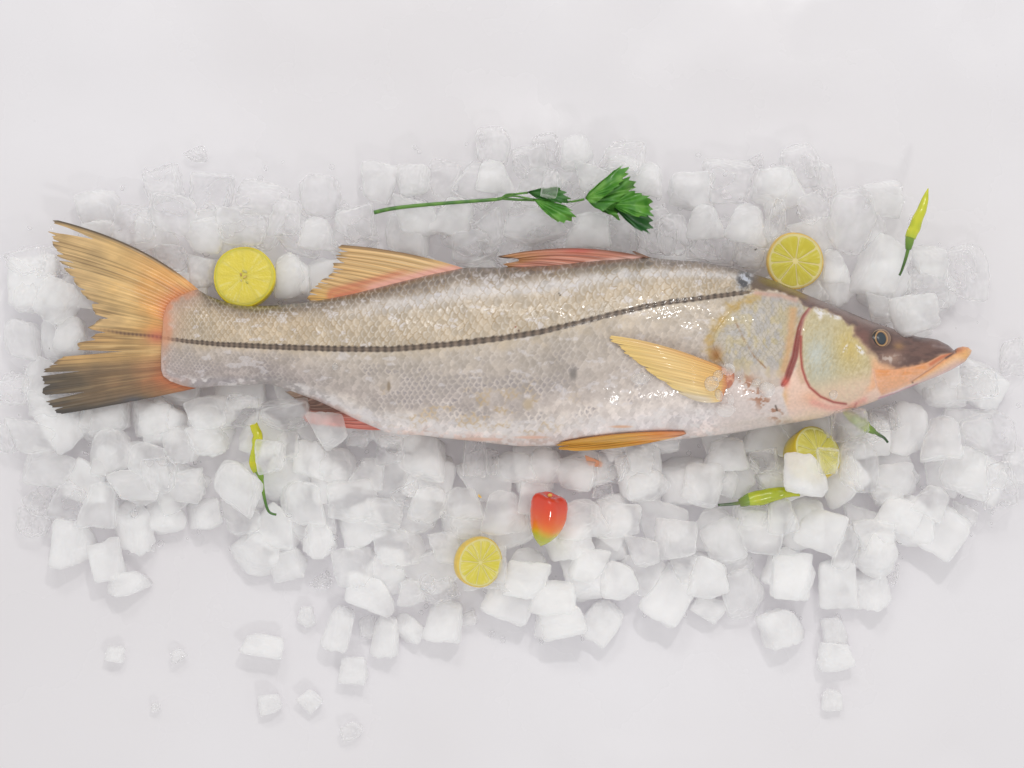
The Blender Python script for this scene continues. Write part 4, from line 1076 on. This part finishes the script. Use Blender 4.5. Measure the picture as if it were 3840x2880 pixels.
# ------------------------------------------------------------------ green chillies
chm = tint_mat('chilli_skin', rough=0.25, sss=0.25, sr=(0.003, 0.003, 0.001), coat=0.5, bs=0.08, bscale=300)
def chilli(label, body, rad, caly, stem, z, zs=None, cols=((206,208,46), (190,198,40)), stemc=((88,128,36), (60,92,34)), seed=0):
    c0 = PD(*body[len(body) // 2], z)
    root = thing('green_chilli', label, 'chilli', c0)
    def pth(pts, zz, dz=None):
        return [PD(x, y, zz + (dz[i] if dz else 0)) - c0 for i, (x, y) in enumerate(pts)]
    k = KD * persp(z)
    lob = lambda t, th: 1 + .30 * (noise(t * 8 + seed, np.cos(th) * .8 + 3, 800 + seed) - .5) + .05 * np.sin(2 * th + t * 9)
    def cf(t, V):
        c = np.broadcast_to(np.array(cols[0], float), t.shape + (3,))
        c = mixc(c, cols[1], sst(.35, .65, noise(t * 7, V[:, 2] * 400, 810 + seed)))
        c = mixc(c, (176, 194, 52), sst(.8, 1, t) * .7)
        return lin(c)
    put_tube('pod', pth(body, z, zs), [r * k for r in rad], chm, root, cf, 18, lob, 8)
    e = z + (zs[-1] if zs else 0)
    put_tube('calyx', pth(caly, e), [10 * k * (rad[-1] / 11), 8.6 * k * (rad[-1] / 11), 6 * k * (rad[-1] / 11)], chm, root, lambda t, V: lin(mixc(np.broadcast_to(np.array((128., 160., 50.)), t.shape + (3,)), stemc[0], t)), 14)
    put_tube('stem', pth(stem, e), [4.2 * k, 3.6 * k, 2.9 * k, 2.6 * k][:len(stem)], chm, root, lambda t, V: lin(mixc(np.broadcast_to(np.array(stemc[0], float), t.shape + (3,)), stemc[1], sst(.1, .6, t))), 10)
    return root
z = max(icetop(1980, 470, 10), icetop(1965, 520, 10), icetop(1950, 575, 8)) + .006
chilli('slim yellow green chilli with green stem lying at the upper right', [(2005,407),(2000,425),(1994,445),(1983,470),(1973,497),(1967,514)], [1.2,6,9.5,11.5,13,11.5],
       [(1966,513),(1964,526),(1962,539)], [(1962,537),(1956,560),(1948,584),(1943,595)], z, seed=1)
z2 = icetop(553, 970, 14) + .003
chilli('yellow chilli standing half buried between ice cubes below the tail', [(547,916),(556,936),(556,955),(552,977),(547,998),(556,1018)], [9,10,11.5,11,8.5,9.5],
       [(556,1014),(562,1025),(565,1036)], [(565,1034),(570,1070),(580,1104),(597,1112)], min(z2, .042), cols=((212,206,30), (198,204,36)), stemc=((120,158,40), (66,110,40)), seed=2)
z3 = icetop(1660, 1072, 10) + .003
chilli('plump green chilli pointing at the half covered lime slice', [(1728,1070),(1708,1064),(1690,1064),(1669,1069),(1640,1075),(1617,1079)], [2,10,14,16,17.5,15],
       [(1620,1078),(1608,1083),(1597,1087)], [(1600,1086),(1580,1089),(1551,1091)], min(z3, .044), cols=((186,192,34), (170,182,36)), stemc=((104,120,44), (58,84,40)), seed=3)
chilli('pale green chilli frozen under clear ice below the fish jaw', [(1822,890),(1834,897),(1848,906),(1862,915),(1874,924)], [3,9,12,12,10],
       [(1872,923),(1882,929),(1890,934)], [(1888,932),(1900,940),(1910,946),(1918,956)], .040, cols=((158,168,86), (140,156,80)), stemc=((96,124,60), (48,78,40)), seed=4)

# ------------------------------------------------------------------ red pepper
def pepper():
    zc = max(icetop(1180, 1100, 14), icetop(1160, 1160, 8)) + .008
    zc = min(zc, .052)
    root = thing('red_pepper', 'glossy red orange bonnet pepper with yellow green tip on the ice', 'pepper', PD(1176, 1118, zc))
    ns, na = 60, 64
    s = np.linspace(0, 1, ns)[:, None]; a = np.linspace(0, 2 * np.pi, na, endpoint=False)[None]
    prof = np.interp(s[:, 0], [0, .005, .02, .045, .09, .15, .24, .4, .6, .75, .86, .94, 1], [.02, .26, .44, .60, .77, .90, .98, 1.0, .90, .74, .52, .28, .02])[:, None]
    lobes = 1 + (.10 * np.cos(4 * a + .5) + .05 * np.cos(3 * a + 1)) * np.interp(s, [0, .06, .2, .7, 1], [.5, .9, .75, .3, 0])
    R = 39 * KD
    rad = prof * R * lobes * (1 + .04 * (noise(s * 6, np.cos(a) * 2 + 4, 900) - .5))
    ax_l = 126 * KD
    cr4 = (.5 + .5 * np.cos(4 * a + .5)) * np.exp(-((s - .06) / .05) ** 2) * .010 * ax_l
    crown = .11 * ax_l * np.exp(-((prof / .5) ** 2)) * (s < .1)
    xl = s * ax_l + crown - cr4                    # along the axis, crown is dimpled
    # axis runs from crown to tip, crown turned a little up to the camera
    yy = rad * np.cos(a); zz = rad * np.sin(a) * .92
    bend = .010 * np.sin(s * 2.2) * (s > 0)
    P = np.stack([xl + 0 * a, yy + bend * .25, zz], -1).reshape(-1, 3)
    P[:, 0] -= ax_l * .48
    M = Euler((0, 0, math.radians(-90 - 13))).to_matrix() @ Euler((0, math.radians(15), 0)).to_matrix()
    P = P @ np.array(M).T
    t = (s + 0 * a + (noise(np.cos(a) * 2 + 5 + 0 * s, s * 5 + np.sin(a), 903) - .5) * .09)
    c = np.stack([np.interp(t, [0, .28, .48, .62, .69, .76, 1], [v[k] for v in ((206,50,22),(222,66,22),(232,96,24),(234,132,30),(216,170,34),(186,184,28),(178,190,34))]) for k in range(3)], -1)
    me = mesh_from('pod', P, gridq(ns, na, True), lin(c).reshape(-1, 3))
    link('pod', me, tint_mat('pepper_skin', rough=0.10, sss=0.25, sr=(0.004, 0.0015, 0.0008), coat=0.8, bs=0.04, bscale=180), root)
    bm = bmesh.new(); bmesh.ops.create_uvsphere(bm, u_segments=16, v_segments=8, radius=1)
    m2 = bpy.data.meshes.new('stem_scar'); bm.to_mesh(m2); bm.free()
    for p in m2.polygons: p.use_smooth = True
    o = link('stem_scar', m2, plain_mat('stem_scar', (226, 176, 84), .5, .2, var=.2, vscale=600), root)
    q = np.array(M) @ np.array([-ax_l * .48 + .006 * ax_l + .0012, 0, .004])
    o.location = q; o.scale = (5 * KD, 4 * KD, 4 * KD)
    return root
pepper()

# ------------------------------------------------------------------ herb sprig
def herb():
    H = lambda x, y: (737.3 + x / 3.0, 230.4 + y / 3.0)       # crop px -> view px
    zt = max(icetop(900, 445, 6), icetop(1050, 432, 6), icetop(1180, 450, 10)) + .002
    zt = min(zt, .047)
    c0 = PD(1100, 435, zt)
    root = thing('herb_sprig', 'green parsley sprig with long stem and toothed leaves above the fish', 'herb', c0)
    k = KD * persp(zt)
    stm = tint_mat('herb_stem', rough=.35, sss=.15, sr=(.002, .003, .001), coat=.3, bs=.1, bscale=400)
    def st(name, pts, r, dz=None):
        P = [PD(*H(x, y), zt + (dz[i] if dz else 0)) - c0 for i, (x, y) in enumerate(pts)]
        put_tube(name, P, [q * k for q in r], stm, root, lambda t, V: lin(mixc(np.broadcast_to(np.array((92., 140., 46.)), t.shape + (3,)), (62, 112, 34), sst(.3, .7, noise(t * 30, V[:, 2] * 900, 920)))), 12)
    st('stem', [(212,686),(320,662),(500,640),(720,622),(980,603),(1050,592)], [4.6,4.4,4.2,4.0,3.8,3.8])
    st('leaf_stalk', [(1040,594),(1130,602),(1235,606),(1350,612),(1480,616),(1575,600)], [3.4,2.8,2.6,2.2,2.2,2.6], [0,.001,.001,.001,.002,.004])
    st('leaf_stalk', [(1040,592),(1072,571),(1130,566),(1210,557)], [2.4,2.3,2.2,2.4], [0,.001,.002,.003])
    st('leaf_stalk', [(1045,590),(1110,578),(1180,588),(1245,604)], [2.2,2.2,2.2,2.6], [.001,.002,.003,.003])
    lfm = tint_mat('herb_leaf', rough=.42, sss=.0, coat=.25, bs=.3, bscale=350)
    def leaf(base, outline, z0, dark, fold, seed, teeth=(0.15, .9), depth=.07):
        P = np.array([base] + outline, float)
        P = np.vstack([P, P[0]])
        d = np.concatenate([[0], np.cumsum(np.hypot(*np.diff(P, axis=0).T))])
        n = 240
        t = np.linspace(0, d[-1], n, endpoint=False); u = t / d[-1]
        bx, by = np.interp(t, d, P[:, 0]), np.interp(t, d, P[:, 1])
        for _ in range(4):
            keep = (u > .02) & (u < .98)
            sx = .25 * np.roll(bx, 1) + .5 * bx + .25 * np.roll(bx, -1); sy = .25 * np.roll(by, 1) + .5 * by + .25 * np.roll(by, -1)
            bx, by = np.where(keep, sx, bx), np.where(keep, sy, by)
        per = d[-1] / 46.0
        saw = (u * per) % 1.0
        tooth = np.where(saw < .65, saw / .65, (1 - saw) / .35) ** 1.2
        amt = sst(teeth[0], teeth[0] + .08, u) * (1 - sst(teeth[1] - .08, teeth[1], u))
        rel = 1 + (tooth - .45) * depth * 1.7 * amt * (0.6 + .8 * noise(u * per, u * 0, 930 + seed))
        nr = 26
        r = np.linspace(0.02, 1, nr)[:, None]
        X = base[0] + (bx - base[0])[None] * r * (1 + (rel - 1)[None] * sst(.72, 1, r))
        Y = base[1] + (by - base[1])[None] * r * (1 + (rel - 1)[None] * sst(.72, 1, r))
        cx, cy = bx.mean(), by.mean()
        mx, my = cx - base[0], cy - base[1]; ml = math.hypot(mx, my)
        al = ((X - base[0]) * mx + (Y - base[1]) * my) / ml / ml; ac = (-(X - base[0]) * my + (Y - base[1]) * mx) / ml / ml
        Z = z0 + .004 * np.sin(np.clip(al, 0, 2.2) * 1.4) + fold * np.abs(ac) * .012 + (.0020 * np.sin(ac * 7 + al * 4 + seed) + .0012 * np.sin(u[None] * 40 + seed)) * r
        ang = np.arctan2(ac, al + .05)
        vein = np.exp(-((np.abs((ang * 2.6 + .5) % 1 - .5)) / .05) ** 2) * (1 - .4 * r) + np.exp(-(ac / .018) ** 2)
        c = np.broadcast_to(np.array((86., 150., 48.)), X.shape + (3,))
        c = mixc(c, (64,128,38), sst(.4, .65, fbm(X / 40, Y / 40, 940 + seed, 3)) * .8)
        c = mixc(c, (32,78,44), np.full(X.shape, dark))
        c = mixc(c, (132,182,84), sst(.5, .75, fbm(X / 60 + seed, Y / 60, 945 + seed, 2)) * .5 * (1 - dark))
        c = mixc(c, (140,186,92), np.clip(vein, 0, 1) * .42 * (1 - dark))
        c = mixc(c, (112,158,58), sst(.9, 1, r) * .3 * (1 - dark) + 0 * X)
        hx, hy = 737.3 + X / 3.0, 230.4 + Y / 3.0
        p = persp(zt)
        V = np.stack([(hx - 1106) * KD * p - c0[0], -(hy - 829.5) * KD * p - c0[1], Z], -1)
        Vb = V.copy(); Vb[..., 2] -= .00035
        nn = nr * n
        F1 = gridq(nr, n, True); F2 = gridq(nr, n, True)[:, ::-1] + nn
        ring = np.arange(n) + (nr - 1) * n; r2 = np.roll(ring, -1)
        F3 = np.stack([ring, r2, r2 + nn, ring + nn], -1)
        me = mesh_from('leaf', np.concatenate([V.reshape(-1, 3), Vb.reshape(-1, 3)]), np.concatenate([F1, F2, F3]), np.concatenate([lin(c).reshape(-1, 3)] * 2))
        link('leaf', me, lfm, root)
    leaf((1205,556), [(1250,545),(1300,535),(1335,548),(1390,528),(1440,552),(1455,585),(1480,612),(1435,635),(1370,628),(1300,612),(1240,585)], .003, .55, .6, 1)
    leaf((1240,600), [(1330,612),(1420,640),(1462,655),(1490,685),(1510,728),(1478,742),(1420,760),(1370,738),(1325,705),(1285,655)], .005, .0, .5, 2, (.12, .75))
    leaf((1640,640), [(1700,600),(1760,615),(1792,680),(1796,742),(1750,712),(1690,688)], .003, .25, .3, 6)
    leaf((1745,642), [(1790,690),(1840,745),(1915,805),(1985,822),(2007,765),(1990,700),(1900,700),(1810,660)], .004, .78, .3, 5, (.2, .8))
    leaf((1745,640), [(1800,600),(1870,558),(1930,575),(1995,605),(2002,680),(2000,720),(1900,725),(1800,690)], .008, .05, .4, 4, (.2, .8))
    leaf((1600,622), [(1680,550),(1780,480),(1850,470),(1905,512),(1870,555),(1810,615),(1745,645),(1690,690),(1640,665)], .007, .12, .4, 3, (.25, .75))
    leaf((1575,602), [(1600,562),(1690,488),(1770,420),(1812,398),(1850,430),(1825,480),(1780,535),(1715,585),(1640,636),(1600,632)], .010, .0, .5, 7, (.3, .75))
herb()

# ------------------------------------------------------------------ ice that lies over other things
OVZ = {0: .047, 1: .046, 2: None, 3: None, 4: .050, 5: .056, 6: .050, 7: .036, 8: .038, 9: .040, 10: .040, 11: .052}
for i, (x, y, w, h, turn, kind) in enumerate(OVER):
    dep = min(.5 * (w + h) * KD * .8, .022)
    zz = OVZ[i]
    if zz is None: zz = icetop(1755, 978, 30) + .005 + .016
    add_ice(x, y, w, h, turn, kind, zz, dep)

# chips and slivers melting between the cubes: nobody could count them
def crushed():
    base = [np.array([v.co[:] for v in m.vertices]) for m in ICEM['clear'][:1]]
    bm = bmesh.new(); bmesh.ops.create_icosphere(bm, subdivisions=2, radius=.5)
    P0 = np.array([v.co[:] for v in bm.verts]); F0 = np.array([[v.index for v in f.verts] for f in bm.faces]); bm.free()
    r = np.random.default_rng(5)
    VV, FF, n = [], [], 0
    tries = 0
    while n < 420 and tries < 6000:
        tries += 1
        if r.random() < .8: x, y = r.uniform(10, 2200), r.uniform(310, 1400)
        else:
            q = ALLICE[r.integers(len(ALLICE))]; x, y = q['x'] + r.normal(0, 55), q['y'] + r.normal(0, 50)
        if in_poly(x, y, bodyD, 4) or in_poly(x, y, tailD, 4): continue
        t = icetop(x, y, 2)
        if t == 0 and not in_poly(x, y, PILE, 60): continue
        w = r.uniform(7, 26) * (1 if t > 0 else .6)
        P = P0 * (1 + .5 * (fbm(P0[:, 0] * 3 + n * 3.1, P0[:, 1] * 3 + P0[:, 2] * 2 + n, 970, 2) - .5))[:, None]
        P = P * np.array([w, w * r.uniform(.45, 1), w * r.uniform(.3, .6)]) * KD
        a = r.uniform(0, 6.28); ca, sa = math.cos(a), math.sin(a)
        P = np.stack([P[:, 0] * ca - P[:, 1] * sa, P[:, 0] * sa + P[:, 1] * ca, P[:, 2]], -1)
        z = max(.002, (t - .004) * r.uniform(.35, .95))
        c = PD(x, y, z)
        VV.append(P + np.array(c)); FF.append(F0 + len(P0) * n); n += 1
    o = link('crushed_ice', mesh_from('crushed_ice', np.concatenate(VV), np.concatenate(FF)), ICE['clear'])
    tag(o, 'small clear ice chips and slivers melting between the cubes', 'crushed ice'); o['kind'] = 'stuff'
crushed()

# beads of melting ice on the fish
def bead_mesh(k):
    bm = bmesh.new(); bmesh.ops.create_icosphere(bm, subdivisions=4, radius=.5)
    P = np.array([v.co[:] for v in bm.verts])
    n_ = fbm(P[:, 0] * 3 + k * 7 + P[:, 2] * 2, P[:, 1] * 3 - P[:, 2] * 2, 960 + k, 3) - .5
    for v, q in zip(bm.verts, n_): v.co *= 1 + .35 * q * (k > 0)
    me = bpy.data.meshes.new('ice_bead'); bm.to_mesh(me); bm.free()
    for p in me.polygons: p.use_smooth = True
    me.materials.append(BEADICE); return me
BEADICE = ice_mat('ice_bead', (0.98, 0.97, 0.965), 0.30, 0.55, 0.05, 0.25)
BEADM = [bead_mesh(k) for k in range(4)]
BEADS = [(1657,842,34,34,'clear round ice bead on the fish gill cover'),(1537,828,30,34,'pinkish clear ice lump at the root of the pectoral fin'),(1551,812,22,24,'square ice chip over the pectoral fin root'),
         (1573,798,30,26,'clear dome of ice at the upper corner of the fin root'),(1553,853,16,26,'tall narrow ice drop on the fin root'),(1578,862,15,26,'second narrow ice drop right of the tall one on the fin root'),
         (1567,886,40,30,'peach tinted ice lump below the pectoral fin root'),(1634,825,20,14,'small wet ice fleck above the round bead on the gill cover'),(1598,815,16,12,'small ice fleck right of the fin root'),
         (1385,817,44,24,'flat melting ice patch under the pectoral fin'),(724,792,12,16,'tiny ice drop on the scales near the tail'),(1800,852,18,22,'small ice drop low on the fish cheek')]
for (x, y, w, h, lab) in BEADS:
    fx, fy = x * 1.736, y * 1.736
    z = float(zapp(np.array(fx), np.array(fy))) + (.004 if 2600 < fx < 2740 else .001)
    d = min(w, h) * KD * .8
    o = bpy.data.objects.new('ice_bead', random.choice(BEADM)); COL.objects.link(o)
    o.location = PD(x, y, z + d * .2); p = persp(z)
    o.scale = (w * KD * p, h * KD * p, d); o.rotation_euler = (random.uniform(-.1, .1), random.uniform(-.1, .1), random.uniform(-.3, .3))
    tag(o, lab, 'ice bead', 'beads of melting ice on the fish')

# crumbs
def crumb(name, x, y, w, h, z, col, lab, cat, turn=0):
    me = ICEM['cloudy'][2].copy(); me.name = name
    o = link(name, me, plain_mat(name + '_skin', col, .4, .1, vscale=300))
    o.location = PD(x, y, z); o.scale = (w * KD, h * KD, min(w, h) * KD * .7); o.rotation_euler = (0, 0, math.radians(turn))
    tag(o, lab, cat)
crumb('fin_scrap', 1281, 998, 42, 20, icetop(1281, 998, 4) + .001, (226, 160, 124), 'torn orange scrap on the ice under the pelvic fin', 'scrap', -15)
crumb('peel_scrap', 1036, 1072, 10, 5, icetop(1036, 1072, 2) + .001, (222, 176, 60), 'tiny yellow scrap of peel on the ice left of the red pepper', 'scrap', -40)
crumb('dark_crumb', 1632, 539, 7, 4, icetop(1632, 539, 2) + .001, (60, 52, 48), 'tiny dark crumb on the ice left of the spoked lime slice', 'crumb', 40)

# ------------------------------------------------------------------ labels for the ice
LM = [('the upper tail tip', 108, 475), ('the lower tail tip', 100, 890), ('the seeded yellow lime slice', 529, 599), ('the rear dorsal fin tip', 724, 532), ('the cut end of the herb stem', 811, 459),
      ('the front dorsal fin', 1230, 540), ('the outermost herb leaf', 1390, 470), ('the inner herb leaf', 1195, 445), ('the spoked lime slice', 1716, 564), ('the upper right chilli', 1975, 490), ('the upper right chilli stem', 1944, 594),
      ('the fish eye', 1903, 731), ('the fish mouth', 2092, 760), ('the half covered lime slice', 1752, 975), ('the plump green chilli', 1640, 1076), ('the red pepper', 1180, 1120), ('the oval lime slice', 1033, 1214),
      ('the half buried yellow chilli', 552, 970), ('the curled chilli stem', 590, 1110), ('the anal fin', 720, 890), ('the pelvic fin tip', 1205, 968), ('the pale frozen chilli', 1850, 910), ('the tail root', 390, 840)]
DIRS = ['right of', 'to the upper right of', 'above', 'to the upper left of', 'left of', 'to the lower left of', 'below', 'to the lower right of']
ORD = ['closest', 'second closest', 'third closest', 'fourth closest', 'fifth closest', 'sixth closest', 'seventh closest', 'eighth closest', 'ninth closest', 'tenth closest', 'eleventh closest', 'twelfth closest']
def octant(ix, iy, lx, ly): return int(round(math.atan2(-(iy - ly), ix - lx) / (math.pi / 4))) % 8
used = set()
for it in ALLICE:
    opts = []
    for (nm, lx, ly) in LM:
        o8 = octant(it['x'], it['y'], lx, ly); dd = math.hypot(it['x'] - lx, it['y'] - ly)
        rank = sum(1 for q in ALLICE if q is not it and octant(q['x'], q['y'], lx, ly) == o8 and math.hypot(q['x'] - lx, q['y'] - ly) < dd)
        opts.append((rank * 60 + dd, rank, o8, nm))
    opts.sort()
    a = it['w'] * it['h']
    size = 'small ' if a < 2300 else ('big ' if a > 8300 else '')
    look = {'clear': 'clear', 'cloudy': 'cloudy', 'frosted': 'white frosted'}[it['nm']]
    for (sc, rank, o8, nm) in opts:
        if rank < len(ORD):
            lab = f"{size}{look} ice cube, {ORD[rank]} {DIRS[o8]} {nm}"
            if lab not in used and len(lab.split()) <= 16:
                used.add(lab); break
    tag(it['o'], lab, 'ice cube', 'ice cubes heaped around the fish')
print('ICE', len(ALLICE), 'fill', nfill)
